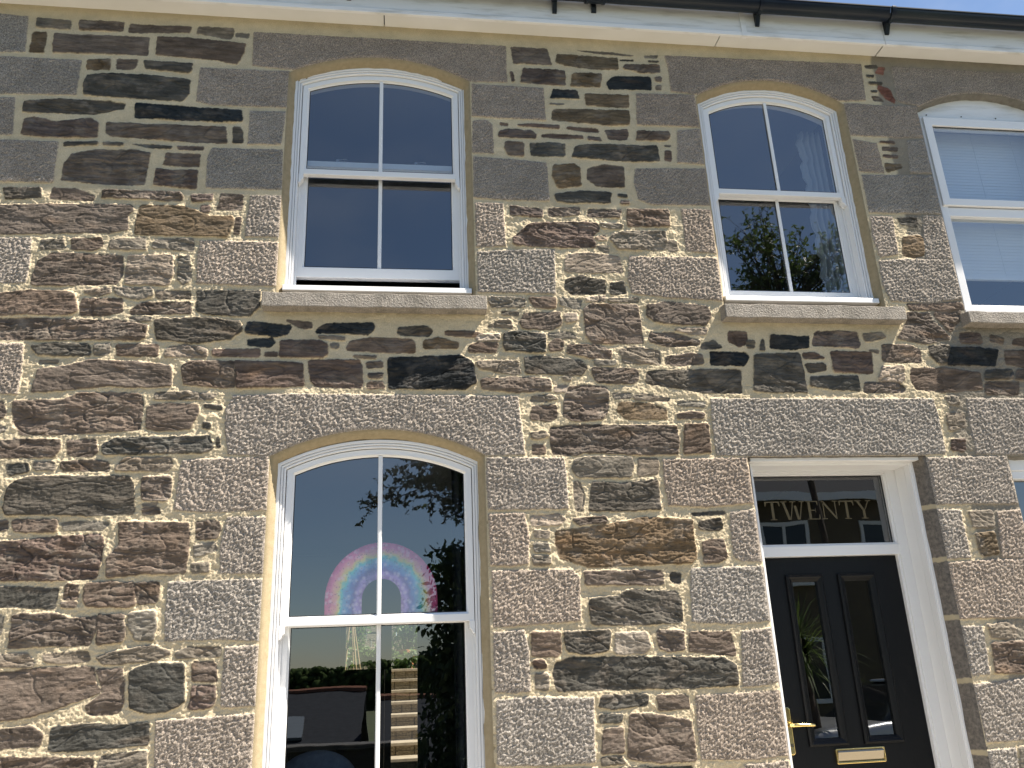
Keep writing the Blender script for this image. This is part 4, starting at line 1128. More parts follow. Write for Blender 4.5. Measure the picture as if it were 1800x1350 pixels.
# ------------------------------------------------------------------ eaves
def eaves(parent, x0, x1, joints, brackets, unions):
    cuts = [x0] + [j for j in joints if x0 < j < x1] + [x1]
    bm = bmesh.new()
    for a, b in zip(cuts, cuts[1:]): box(bm, a + .003, b - .003, -.099, .30, EAVES, EAVES + .009)
    obj('soffit', bm, SOFFIT, parent)
    bm = bmesh.new()
    xprism(bm, [(-.120, EAVES - .012), (-.100, EAVES - .012), (-.100, EAVES + .200), (-.118, EAVES + .200), (-.118, EAVES + .022), (-.122, EAVES + .016)], x0, x1)
    fas = obj('fascia', bm, PVC_OLD, parent, bevel=.002)
    for j in unions:
        bm = bmesh.new()
        xprism(bm, [(-.1245, EAVES - .016), (-.0985, EAVES - .016), (-.0985, EAVES - .0125), (-.1195, EAVES - .0125), (-.1195, EAVES + .195), (-.1245, EAVES + .195)], j - .016, j + .016)
        obj('joint_cover', bm, PVC_OLD, fas, bevel=.001)
    # half round gutter
    gy, gz, r = -.186, EAVES + .170, .051
    out = [(gy - r * math.cos(t), gz - r * math.sin(t)) for t in [math.pi * k / 16 for k in range(17)]]
    inn = [(gy - (r - .003) * math.cos(t), gz - (r - .003) * math.sin(t)) for t in [math.pi * k / 16 for k in range(16, -1, -1)]]
    lip = [(gy - r - .005, gz + .004), (gy - r - .005, gz - .003)]
    bm = bmesh.new(); xprism(bm, out[:0] + [lip[1]] + out + inn + [(gy - r + .003, gz + .004), lip[0]], x0, x1)
    gut = obj('gutter', bm, BLACK_PVC, parent)
    def strap(xc, w, rr):
        bm = bmesh.new()
        o2 = [(gy - rr * math.cos(t), gz - rr * math.sin(t)) for t in [-.12 + (math.pi + .12) * k / 16 for k in range(17)]]
        i2 = [(gy - (rr - .005) * math.cos(t), gz - (rr - .005) * math.sin(t)) for t in [-.12 + (math.pi + .12) * k / 16 for k in range(16, -1, -1)]]
        xprism(bm, o2 + i2, xc - w / 2, xc + w / 2)
        return bm
    for b in brackets:
        bm = strap(b, .026, .0600)
        xprism(bm, [(-.1185, gz - .108), (-.1185, gz + .0), (-.130, gz + .0), (-.158, gz - .055), (-.146, gz - .075), (-.128, gz - .108)], b - .013, b + .013)
        obj('gutter_bracket', bm, BLACK_PVC, gut, bevel=.001)
    for b in unions:
        pass
eaves(HOUSE, -4.2, PARTY + .035, (-3.2, -.10, 1.93), (-3.6, -2.5, -1.4, -.3, .90, 2.165), (2.075,))
eaves(NEXT, PARTY + .0375, 6.4, (4.9,), (3.02, 4.2, 5.3), (5.1,))
# the pair of brackets with the gutter union between them
gut = [o for o in bpy.data.objects if o.name.startswith('gutter') and 'bracket' not in o.name][0]
bm = bmesh.new()
gy, gz = -.186, EAVES + .170
o2 = [(gy - .0575 * math.cos(t), gz - .0575 * math.sin(t)) for t in [-.1 + (math.pi + .1) * k / 16 for k in range(17)]]
i2 = [(gy - .0525 * math.cos(t), gz - .0525 * math.sin(t)) for t in [-.1 + (math.pi + .1) * k / 16 for k in range(16, -1, -1)]]
xprism(bm, o2 + i2, 1.085, 1.20)
for b in (1.092, 1.193):
    xprism(bm, [(gy + .061 * math.cos(t), gz - .061 * math.sin(t)) for t in [math.pi * k / 16 for k in range(17)]] + [(gy + .055 * math.cos(t), gz - .055 * math.sin(t)) for t in [math.pi * k / 16 for k in range(16, -1, -1)]], b - .009, b + .009)
xprism(bm, [(-.1185, gz - .085), (-.1185, gz), (-.126, gz), (-.140, gz - .058), (-.128, gz - .085)], 1.125, 1.155)
obj('gutter_union', bm, BLACK_PVC, gut, bevel=.001)

# roofs
for par, x0, x1 in ((HOUSE, -4.2, PARTY + .035), (NEXT, PARTY + .04, 6.4)):
    bm = bmesh.new()
    xprism(bm, [(-.16, EAVES + .20), (2.6, EAVES + 1.75), (5.35, EAVES + .20), (5.35, EAVES + .16), (2.6, EAVES + 1.70), (-.10, EAVES + .18)], x0, x1)
    obj('roof', bm, SLATE, par)

# ------------------------------------------------------------------ rooms behind the glass
def room(name, parent, x0, x1, y0, y1, z0, z1, holes=()):
    bm = bmesh.new()
    def q(*p): bm.faces.new([bm.verts.new(v) for v in p])
    q((x0, y0, z0), (x0, y1, z0), (x0, y1, z1), (x0, y0, z1)); q((x1, y0, z0), (x1, y1, z0), (x1, y1, z1), (x1, y0, z1))
    if holes:
        a, b, c, d = holes
        q((x0, y1, z0), (a, y1, z0), (a, y1, z1), (x0, y1, z1)); q((b, y1, z0), (x1, y1, z0), (x1, y1, z1), (b, y1, z1))
        q((a, y1, z0), (b, y1, z0), (b, y1, c), (a, y1, c)); q((a, y1, d), (b, y1, d), (b, y1, z1), (a, y1, z1))
    else: q((x0, y1, z0), (x1, y1, z0), (x1, y1, z1), (x0, y1, z1))
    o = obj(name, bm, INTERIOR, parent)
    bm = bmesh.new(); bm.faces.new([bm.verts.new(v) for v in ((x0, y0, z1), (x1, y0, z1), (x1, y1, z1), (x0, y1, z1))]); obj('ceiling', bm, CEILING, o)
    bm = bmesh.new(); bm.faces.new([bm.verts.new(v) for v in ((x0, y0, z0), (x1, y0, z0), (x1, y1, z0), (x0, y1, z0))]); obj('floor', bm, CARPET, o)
    return o
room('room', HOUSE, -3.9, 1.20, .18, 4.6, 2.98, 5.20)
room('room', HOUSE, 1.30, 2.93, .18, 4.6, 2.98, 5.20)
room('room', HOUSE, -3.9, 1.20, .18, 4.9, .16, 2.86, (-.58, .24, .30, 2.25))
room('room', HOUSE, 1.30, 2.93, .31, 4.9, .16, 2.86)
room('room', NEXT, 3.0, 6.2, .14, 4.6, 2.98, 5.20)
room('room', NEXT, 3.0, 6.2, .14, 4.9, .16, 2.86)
for par, x0, x1 in ((HOUSE, -4.2, PARTY), (NEXT, PARTY + .01, 6.4)):        # back of the house
    bm = bmesh.new()
    if par is HOUSE:
        box(bm, x0, -.58, 4.95, 5.25, 0, 5.4); box(bm, .24, x1, 4.95, 5.25, 0, 5.4); box(bm, -.58, .24, 4.95, 5.25, 2.25, 5.4); box(bm, -.58, .24, 4.95, 5.25, 0, .30)
    else: box(bm, x0, x1, 4.95, 5.25, 0, 5.4)
    obj('rear_wall', bm, CONCRETE, par)
bm = bmesh.new()
ring(bm, rect(-.58, .24, .30, 2.25), rect(-.53, .19, .36, 2.20), 4.96, 5.03); box(bm, -.19, -.07, 4.96, 5.03, .35, 2.21)
obj('rear_window', bm, mat('dark_frame', (.03, .03, .032), .5), HOUSE)

# ------------------------------------------------------------------ things behind the glass
# rainbow picture
def rainbow():
    m = mat('rainbow_print', (.5, .3, .4), .6)
    tc = nd(m, 'ShaderNodeTexCoord'); at = nd(m, 'ShaderNodeAttribute'); at.attribute_name = 'band'
    nz = nd(m, 'ShaderNodeTexNoise'); nz.inputs['Scale'].default_value = 26; nz.inputs['Detail'].default_value = 5
    lk(m, tc.outputs['Object'], nz.inputs['Vector'])
    ad = math_node(m, 'ADD', at.outputs['Fac'], math_node(m, 'MULTIPLY', math_node(m, 'SUBTRACT', nz.outputs['Fac'], .5), .36))
    cr = nd(m, 'ShaderNodeValToRGB'); lk(m, ad, cr.inputs['Fac'])
    el = cr.color_ramp.elements
    stops = [(0.0, (.26, .10, .36)), (.13, (.38, .24, .60)), (.24, (.12, .07, .32)), (.35, (.09, .17, .48)), (.46, (.14, .34, .58)), (.56, (.12, .52, .52)), (.65, (.72, .60, .18)), (.75, (.80, .36, .30)), (.87, (.70, .14, .30)), (1.0, (.52, .04, .17))]
    el[0].position = 0; el[0].color = (*stops[0][1], 1); el[1].position = 1; el[1].color = (*stops[-1][1], 1)
    for p, c in stops[1:-1]:
        e = el.new(p); e.color = (*c, 1)
    vo = nd(m, 'ShaderNodeTexVoronoi'); vo.inputs['Scale'].default_value = 42; lk(m, tc.outputs['Object'], vo.inputs['Vector'])
    fl = ramp(m, vo.outputs['Distance'], 1, 0, .12, .50)
    vo2 = nd(m, 'ShaderNodeTexVoronoi'); vo2.inputs['Scale'].default_value = 75; lk(m, tc.outputs['Object'], vo2.inputs['Vector'])
    dk = ramp(m, vo2.outputs['Distance'], 1, 0, .10, .35)
    c = mixc(m, math_node(m, 'MULTIPLY', fl, .38), cr.outputs['Color'], (.85, .75, .82))
    c = mixc(m, math_node(m, 'MULTIPLY', dk, .6), c, (.10, .05, .12))
    c = mixc(m, 1.0, c, (.78, .76, .78), 'MULTIPLY')
    lk(m, c, m.node_tree.nodes['Principled BSDF'].inputs['Base Color'])
    cx, zb = -.081, 1.885; R0, R1 = .091, .262; zs0, zs1 = 1.972, 1.972
    n = 48; rows = 8; verts = []; bands = []; faces = []
    for q in range(rows + 1):
        f = q / rows; R = R0 + (R1 - R0) * f
        path = [(-R, zb + (zs0 - zb) * k / 8) for k in range(8)] + [(-R * math.cos(math.pi * k / n), zs0 + R * math.sin(math.pi * k / n)) for k in range(n + 1)] + [(R, zs0 - (zs0 - zb) * (k + 1) / 8) for k in range(8)]
        for a, b in path: verts.append((cx + a, .094, b)); bands.append(f)
    L = len(path)
    for q in range(rows):
        for i in range(L - 1): faces.append((q * L + i, q * L + i + 1, (q + 1) * L + i + 1, (q + 1) * L + i))
    me = bpy.data.meshes.new('rainbow_picture'); me.from_pydata(verts, [], faces)
    a = me.attributes.new('band', 'FLOAT', 'POINT'); a.data.foreach_set('value', np.array(bands, np.float32))
    o = mesh_obj('rainbow_picture', me, m)
    s = o.modifiers.new('thickness', 'SOLIDIFY'); s.thickness = .001
    tag(o, 'paper rainbow in flowery pink, blue and purple bands stuck behind the ground floor window', 'picture')
rainbow()

def curtain(name, x0, x1, y, z0, z1, folds, amp, m, label, edge=0.0, hem=None):
    bm = bmesh.new(); nx, nz = folds * 8, 40; G = []
    for j in range(nz + 1):
        z = z0 + (z1 - z0) * j / nz; row = []
        for i in range(nx + 1):
            t = i / nx
            xa = x0 + edge * math.sin(z * 34) * (1 - t) + edge * .6 * math.sin(z * 80) * (1 - t)
            row.append(bm.verts.new((xa + (x1 - xa) * t, y + amp * math.sin(t * folds * 2 * math.pi + .3 * math.sin(z * 3)), z)))
        G.append(row)
    for j in range(nz):
        for i in range(nx): bm.faces.new((G[j][i], G[j][i + 1], G[j + 1][i + 1], G[j + 1][i]))
    o = obj(name, bm, m, smooth=True)
    s = o.modifiers.new('thickness', 'SOLIDIFY'); s.thickness = .002
    return tag(o, label, 'curtain')
LACE = mat('white_lace', (.42, .44, .47), .9)
curtain('curtain', 2.545, 2.70, .30, 3.2, 4.86, 4, .020, LACE, 'white lace curtain with wavy edge at the right of the window over the door', .012)
curtain('curtain', 1.74, 1.83, .30, 3.2, 4.86, 3, .018, LACE, 'narrow white lace curtain drawn to the left of the window over the door', .006)
curtain('curtain', .27, .50, .26, .60, 2.80, 5, .022, mat('navy_cloth', (.012, .014, .022), .95), 'dark curtain hanging at the right side of the ground floor window')

bl = thing('venetian_blind', (3.68, .20, 3.77), 'white slatted blind half lowered behind the neighbouring upper window', 'blind')
SLAT = mat('white_slat', (.80, .82, .85), .5)
bm = bmesh.new(); z = 3.80
while z < 4.83:
    v = [bm.verts.new(p) for p in ((3.26, .185, z - .0125), (4.10, .185, z - .0125), (4.10, .1885, z + .0124), (3.26, .1885, z + .0124))]
    bm.faces.new(v); z += .0215
o = obj('slats', bm, SLAT, bl); s = o.modifiers.new('thickness', 'SOLIDIFY'); s.thickness = .0012
bm = bmesh.new(); box(bm, 3.26, 4.10, .182, .206, 3.765, 3.790); obj('bottom_rail', bm, SLAT, bl, bevel=.003)
bm = bmesh.new(); box(bm, 3.26, 4.10, .176, .214, 4.835, 4.87); obj('head_rail', bm, SLAT, bl)
bm = bmesh.new()
for x in (3.40, 3.68, 3.96): tube(bm, [(x, .1835, 3.77), (x, .1835, 4.85)], .0012, 5)
obj('cords', bm, SLAT, bl)

# blue armchair just inside the ground floor window
ch = thing('armchair', (-.62, .95, .16), 'pale blue padded armchair seen low behind the ground floor window', 'armchair')
BLUE = varied('blue_cloth', (.16, .24, .36), (.11, .17, .27), 30, .9, bmp=(200, .3, .002))
def pad(name, x0, x1, y0, y1, z0, z1, r, par, m=BLUE):
    bm = bmesh.new(); box(bm, x0, x1, y0, y1, z0, z1)
    o = obj(name, bm, m, par, bevel=r, smooth=True, seg=5)
    return o
pad('backrest', -1.06, -.18, .42, .60, .40, 1.215, .07, ch); pad('seat', -.98, -.26, .60, 1.20, .36, .60, .06, ch)
pad('armrest', -1.08, -.94, .52, 1.22, .30, .82, .05, ch); pad('armrest', -.30, -.16, .52, 1.22, .30, .82, .05, ch)
for x in (-1.02, -.22):
    for y in (.50, 1.16):
        bm = bmesh.new(); tube(bm, [(x, y, .16), (x, y, .38)], [.018, .026], 8); obj('leg', bm, mat('dark_wood', (.05, .03, .02), .5), ch)
bm = bmesh.new(); bmesh.ops.create_uvsphere(bm, u_segments=24, v_segments=14, radius=1, matrix=Matrix.Translation((-.40, .68, 1.14)) @ Matrix.Diagonal((.20, .09, .15, 1)))
tag(obj('cushion', bm, varied('grey_cloth', (.24, .28, .33), (.17, .2, .25), 25, .9), smooth=True), 'grey blue cushion propped on the armchair inside the window', 'cushion')
# dresser that hides the foot of the rear window
dr = thing('dresser', (-.75, 4.45, .16), 'dark wooden dresser standing before the back window of the room', 'dresser')
WOOD = varied('dark_oak', (.035, .026, .02), (.02, .015, .012), 12, .5, (1, 1, 8))
bm = bmesh.new(); box(bm, -1.40, -.13, 4.30, 4.75, .16, 1.72); obj('carcass', bm, WOOD, dr, bevel=.008)
for k in range(3):
    bm = bmesh.new(); box(bm, -1.36 + k * .41, -.97 + k * .41, 4.28, 4.30, .22, 1.05); d = obj('cupboard_door', bm, WOOD, dr, bevel=.006)
    bm = bmesh.new(); bmesh.ops.create_uvsphere(bm, u_segments=10, v_segments=8, radius=.016, matrix=Matrix.Translation((-1.02 + k * .41, 4.265, .70))); obj('knob', bm, BRASS, d)

# ------------------------------------------------------------------ back garden seen through the house
GSTONE = varied('garden_stone', (.34, .29, .20), (.16, .135, .09), 26, .9, (1, 1, 2.2), bmp=(40, .9, .02))
TREAD = varied('sandstone_tread', (0.34, 0.28, 0.19), (0.25, 0.20, 0.14), 12, .85)
st = thing('garden_steps', (.2, 6.2, 0), 'flight of pale sandstone steps with rubble risers, seen through the back window', 'steps')
for k in range(8):
    y = 6.6 + k * .40; z = .62 + k * .145
    bm = bmesh.new()
    x = -.6; rr = random.Random(k)
    while x < 1.2:
        w = rr.uniform(.10, .26)
        for q in range(2): box(bm, x + .004, min(x + w, 1.2) - .004, y + rr.uniform(0, .012), y + .40, z + q * .052 - (.6 if q == 0 else 0), z + .048 + q * .052)
        x += w
    obj('riser', bm, GSTONE, st)
    bm = bmesh.new(); box(bm, -.62, 1.22, y - .025, y + .42, z + .103, z + .143); obj('tread', bm, TREAD, st, bevel=.006)
bm = bmesh.new(); box(bm, -6, 6, 9.82, 16, .2, 1.74); tag(obj('garden_terrace', bm, varied('garden_soil', (.10, .08, .05), (.06, .08, .03), 6, .95)), kind='structure')
bm = bmesh.new(); box(bm, -6, -.64, 6.5, 9.80, .0, 1.02); tag(obj('garden_bed', bm, varied('bed_soil', (.09, .07, .045), (.05, .07, .025), 6, .95)), kind='structure')
bm = bmesh.new(); rr = random.Random(3); z = 1.74
while z < 3.2:
    x = -4.0
    while x < 4:
        w = rr.uniform(.2, .5); box(bm, x + .006, x + w - .006, 12.5 + rr.uniform(0, .02), 12.8, z + .004, z + .146); x += w
    z += .15
tag(obj('garden_wall', bm, GSTONE), 'tall rubble wall at the back of the garden, behind the flower pot', 'wall')
bm = bmesh.new(); z = 1.75
while z < 2.1:
    x = -2.4
    while x < -.12:
        w = rr.uniform(.18, .4); box(bm, x + .006, min(x + w, -.1) - .006, 11.0 + rr.uniform(0, .02), 11.3, z + .004, z + .116); x += w
    z += .12
gw2 = tag(obj('garden_wall', bm, GSTONE), 'low rubble wall with a pale coping behind the bamboo canes', 'wall')
bm = bmesh.new(); box(bm, -2.45, -.08, 10.96, 11.34, 2.112, 2.16); obj('coping', bm, TREAD, gw2, bevel=.006)
pt = thing('flower_pot', (.12, 10.35, 1.74), 'terracotta pot with a leafy shrub beside the top of the garden steps', 'flower pot')
bm = bmesh.new(); lathe(bm, [(.10, 1.74), (.15, 2.03), (.17, 2.03), (.17, 2.08), (.145, 2.08), (.14, 2.03), (.02, 2.03)], .12, 10.35); obj('pot', bm, mat('terracotta', (.48, .20, .09), .8), pt, smooth=False)
ob = thing('plant_obelisk', (-.66, 9.2, 1.02), 'wigwam of thin bamboo canes in the garden bed', 'obelisk')
CANE = mat('bamboo_cane', (.30, .22, .12), .8)
for k in range(6):
    a = k * math.pi / 3 + .2
    bm = bmesh.new(); tube(bm, [(-.72 + .30 * math.cos(a), 9.1 + .26 * math.sin(a), 1.0), (-.70, 9.1, 2.7)], .009, 6); obj('cane', bm, CANE, ob)

# ------------------------------------------------------------------ foliage
def leaf_mat(name, a, b):
    m = varied(name, a, b, 1.4, .45)
    p = m.node_tree.nodes['Principled BSDF']; src = p.inputs['Base Color'].links[0].from_socket
    t = nd(m, 'ShaderNodeBsdfTranslucent'); mx = nd(m, 'ShaderNodeMixShader'); mx.inputs[0].default_value = .45
    lk(m, src, t.inputs['Color']); lk(m, p.outputs[0], mx.inputs[1]); lk(m, t.outputs[0], mx.inputs[2])
    lk(m, mx.outputs[0], m.node_tree.nodes['Material Output'].inputs['Surface'])
    return m
LEAF_A = leaf_mat('bright_leaf', (.12, .17, .04), (.06, .10, .025))
LEAF_B = leaf_mat('dark_leaf', (.035, .060, .018), (.055, .085, .022))
BARK = varied('bark', (.085, .065, .048), (.045, .036, .03), 14, .9, (1, 1, .3), bmp=(20, .8, .02))

def leaves(pts, size, rnd, droop=.3):
    V, F = [], []
    for p in pts:
        d = Vector((rnd.gauss(0, 1), rnd.gauss(0, 1), rnd.gauss(-droop, .7))).normalized()
        s = d.cross(Vector((rnd.gauss(0, 1), rnd.gauss(0, 1), rnd.gauss(0, 1)))).normalized()
        n = d.cross(s); L = size * rnd.uniform(.65, 1.3); w = L * .24
        b = Vector(p); k = len(V)
        V += [tuple(b), tuple(b + d * L * .35 + s * w + n * L * .05), tuple(b + d * L * .7 + s * w * .75), tuple(b + d * L), tuple(b + d * L * .7 - s * w * .75), tuple(b + d * L * .35 - s * w + n * L * .05)]
        F.append((k, k + 1, k + 2, k + 3, k + 4, k + 5))
    return V, F

def tree(name, base, height, spread, lean, label, seed, lm, trunk_r=.16, crown_from=.42, limbs=9, leaf=.085, per=26, group=None, twig_up=.35, ivy=0, sprays=(), spray_leaves=20, thin=1.0):
    rnd = random.Random(seed); root = thing(name, base, label, 'tree', group)
    bt, bb = bmesh.new(), bmesh.new(); B = Vector(base); pts = []
    top = B + Vector((lean[0], lean[1], height * .8))
    tp = [B.lerp(top, t) + Vector((.06 * math.sin(t * 7 + seed), .06 * math.cos(t * 5 + seed), 0)) for t in [k / 10 for k in range(11)]]
    tube(bt, tp, [trunk_r * (1 - .75 * k / 10) * (1.35 if k == 0 else 1) for k in range(11)], 12)
    def branch(p, d, L, r, depth):
        path = [p]; q = p; dd = d.copy(); n = 5
        for k in range(n):
            dd = (dd + Vector((rnd.gauss(0, .20), rnd.gauss(0, .20), rnd.gauss(.05 + twig_up * .2, .14)))).normalized()
            q = q + dd * L / n; path.append(q)
        tube(bb, path, [r * thin * (1 - .75 * k / n) for k in range(n + 1)], 5 if depth else 6, False)
        if depth == 2:
            for k in range(per):
                t = rnd.uniform(.15, 1); i = min(int(t * n), n - 1)
                pts.append(path[i].lerp(path[i + 1], t * n - i) + Vector((rnd.gauss(0, .03), rnd.gauss(0, .03), rnd.gauss(0, .03))))
            return
        for k in range(6 if depth == 0 else 5):
            t = rnd.uniform(.3, 1); i = min(int(t * n), n - 1)
            e = (dd + Vector((rnd.gauss(0, .75), rnd.gauss(0, .75), rnd.gauss(.1, .55)))).normalized()
            branch(path[i].lerp(path[i + 1], t * n - i), e, L * rnd.uniform(.42, .62), r * .5, depth + 1)
    for k in range(limbs):
        t = crown_from + (1 - crown_from) * (k + .5) / limbs; i = min(int(t * 10), 9)
        a = k * 2.4 + rnd.uniform(-.4, .4)
        d = Vector((math.cos(a), math.sin(a), rnd.uniform(.15, .9))).normalized()
        branch(tp[i].lerp(tp[i + 1], t * 10 - i), d, spread * rnd.uniform(.75, 1.1) * (1.1 - .35 * t), trunk_r * .42, 0)
    for (tx, ty, tz) in sprays:
        e = Vector((tx, ty, tz)); p0 = min(tp, key=lambda q: (q - e).length + abs(q.z - tz - .35)); mid = p0.lerp(e, .55) + Vector((rnd.gauss(0, .12), rnd.gauss(0, .12), rnd.uniform(.0, .22)))
        path = [p0, p0.lerp(mid, .5) + Vector((0, 0, .05)), mid, mid.lerp(e, .5) + Vector((rnd.gauss(0, .05), 0, .03)), e]
        tube(bb, path, [.020, .015, .010, .006, .003], 5, False)
        for q in range(11):
            t = rnd.uniform(.35, 1) * 4; k = min(int(t), 3); b0 = path[k].lerp(path[k + 1], t - k)
            d = Vector((rnd.gauss(0, .7), rnd.gauss(0, .7), rnd.gauss(.1, .6))).normalized() * rnd.uniform(.18, .42)
            m1 = b0 + d * .5 + Vector((rnd.gauss(0, .03), rnd.gauss(0, .03), rnd.gauss(0, .03))); b1 = b0 + d
            tube(bb, [b0, m1, b1], [.005, .0035, .002], 4, False)
            for _ in range(spray_leaves):
                f = rnd.uniform(.2, 1.0); pts.append(b0.lerp(m1, f * 2) if f < .5 else m1.lerp(b1, f * 2 - 1))
    obj('trunk', bt, BARK, root, smooth=True)
    obj('branches', bb, BARK, root, smooth=True)
    V, F = leaves(pts, leaf, rnd); pobj('crown', V, F, lm, root)
    if ivy:
        ip = []
        for _ in range(ivy):
            h = rnd.random(); a = rnd.uniform(0, 2 * math.pi); r = abs(rnd.gauss(.50, .16)) * (1.2 - .3 * h)
            c = B + Vector((lean[0] * h * .5, lean[1] * h * .5, h * height * .52)); ip.append(c + Vector((r * math.cos(a), r * math.sin(a), 0)))
        V, F = leaves(ip, .11, rnd, .8); pobj('ivy', V, F, LEAF_B, root)
    return root
_r = random.Random(4)
near = [(-.42, -7.0, 3.78), (-.30, -7.1, 3.95), (-.05, -7.0, 4.0)]
while len(near) < 66:
    a, b, c = _r.uniform(-1, 1), _r.uniform(-1, 1), _r.uniform(-1, 1)
    if a * a + b * b + c * c < 1: near.append((.85 + .85 * a, -7.1 + .7 * b, 4.35 + .80 * c - .25 * a))
tree('tree', (1.05, -7.3, -.10), 6.6, 1.5, (.15, .1), 'ivy clad broadleaf tree across the road, facing the ground floor window', 21, LEAF_B, .36, .84, 9, .062, 24, 'trees across the road', ivy=11000, sprays=near, spray_leaves=24)
far = []
while len(far) < 54:
    x = _r.uniform(5.2, 7.6); far.append((x, -7.4 + _r.uniform(-.5, .5), 7.3 + _r.random() ** 1.1 * (1.7 if 5.7 < x < 6.5 else 1.25)))
tree('tree', (6.3, -7.4, -.10), 8.6, .9, (-.1, .1), 'slender young tree with upright twigs across the road, reflected in the window over the door', 5, LEAF_A, .08, .72, 8, .075, 3, 'trees across the road', 1.2, sprays=far, spray_leaves=7, thin=.6)

def shrub(name, c, rx, ry, h, n, lm, label, seed, leaf=.07, cat='shrub', group=None, parent=None):
    rnd = random.Random(seed); root = thing(name, (c[0], c[1], c[2]), label, cat, group) if parent is None else parent
    bb = bmesh.new(); pts = []
    for k in range(26):
        a = rnd.uniform(0, 6.28); q = math.sqrt(rnd.random()); e = Vector((c[0] + rx * q * math.cos(a), c[1] + ry * q * math.sin(a), c[2] + h * rnd.uniform(.5, 1)))
        p0 = Vector((c[0] + rx * .1 * math.cos(a), c[1] + ry * .1 * math.sin(a), c[2])); mid = p0.lerp(e, .5) + Vector((0, 0, h * .12))
        tube(bb, [p0, mid, e], [.012, .008, .003], 5, False)
        for _ in range(n // 26):
            t = rnd.uniform(.25, 1); pts.append((mid.lerp(e, t * 2 - 1) if t > .5 else p0.lerp(mid, t * 2)) + Vector((rnd.gauss(0, .06 * rx + .02), rnd.gauss(0, .06 * ry + .02), rnd.gauss(0, .05 * h))))
    obj('stems', bb, BARK, root)
    V, F = leaves(pts, leaf, rnd); pobj('leaves', V, F, lm, root)
    return root
shrub('shrub', (.12, 10.35, 2.03), .28, .28, .75, 520, LEAF_A, '', 2, parent=pt)
for k, (x, y, z, r, h) in enumerate(((-1.0, 9.3, 1.02, .5, 1.2), (-.35, 10.6, 1.74, .35, .5), (.05, 10.2, 1.74, .26, .36), (-.9, 11.6, 1.74, .6, 1.5), (.3, 12.0, 1.74, .6, 1.5), (.9, 11.4, 1.74, .5, 1.2))):
    shrub('shrub', (x, y, z), r, r, h, 900, LEAF_A, ('leafy shrub behind the bamboo canes', 'small green plant at the top left of the garden steps', 'low bright plant between the steps and the pot', 'tall shrub against the left of the garden wall', 'tall shrub against the garden wall behind the pot', 'bushy shrub at the right end of the garden wall')[k], 30 + k, .08, group='garden shrubs')

# spiky palm across the pavement, reflected in the door
pm = thing('palm', (4.9, -5.7, -.10), 'spiky cabbage palm beside the road opposite the front door', 'palm')
bm = bmesh.new(); tube(bm, [(4.9, -5.7, -.1), (4.93, -5.7, .9), (4.9, -5.72, 1.9)], [.11, .085, .075], 10); obj('trunk', bm, BARK, pm, smooth=True)
rnd = random.Random(8); V, F = [], []
for k in range(230):
    a = rnd.uniform(0, 6.283); el = rnd.uniform(-.7, 1.45); L = rnd.uniform(.6, .95); h = 1.85 + rnd.uniform(-.25, .12)
    d = Vector((math.cos(a) * math.cos(el), math.sin(a) * math.cos(el), math.sin(el))); s = Vector((-math.sin(a), math.cos(a), 0)) * .016
    p = Vector((4.9, -5.72, h)); n0 = len(V)
    for t in (0, .35, .7, 1.0):
        c = p + d * L * t + Vector((0, 0, -.28 * t * t * L)); w = s * (1 - t * .92)
        V += [tuple(c - w), tuple(c + w)]
    for q in range(3): F.append((n0 + q * 2, n0 + q * 2 + 1, n0 + q * 2 + 3, n0 + q * 2 + 2))
pobj('fronds', V, F, LEAF_A, pm)

# ------------------------------------------------------------------ street and what stands across it
def ground(name, x0, x1, y0, y1, z, m):
    bm = bmesh.new(); bm.faces.new([bm.verts.new(p) for p in ((x0, y0, z), (x1, y0, z), (x1, y1, z), (x0, y1, z))])
    return tag(obj(name, bm, m), kind='structure')
ground('ground', -400, 400, -400, 400, -.135, varied('grass_ground', (.07, .085, .035), (.05, .06, .03), .6, .95))
bm = bmesh.new(); box(bm, -40, 40, -1.9, 0.0, -.10, 0.0); tag(obj('pavement', bm, varied('pale_paving', (0.48, 0.44, 0.37), (0.38, 0.35, 0.29), 3, .9, bmp=(60, .5, .004)), bevel=.01), kind='structure')
ground('road', -60, 60, -6.8, -1.9, -.105, varied('worn_asphalt', (0.20, 0.19, 0.175), (0.14, 0.135, 0.125), 20, .9, bmp=(120, .6, .004)))
GW = varied('boundary_stone', (.075, .068, .058), (.035, .033, .03), 9, .9, (1, 1, 2.5), bmp=(14, 1, .03))
bm = bmesh.new(); box(bm, -14, .4, -9.4, -9.0, -.13, .70)
bw = obj('boundary_wall', bm, GW, bevel=.02); tag(bw, 'long dark stone boundary wall on the far side of the road', 'wall')
bm = bmesh.new(); box(bm, -14.05, .45, -9.45, -8.95, .70, .78); obj('coping', bm, varied('coping_stone', (.11, .105, .10), (.06, .06, .06), 6, .9), bw, bevel=.015)
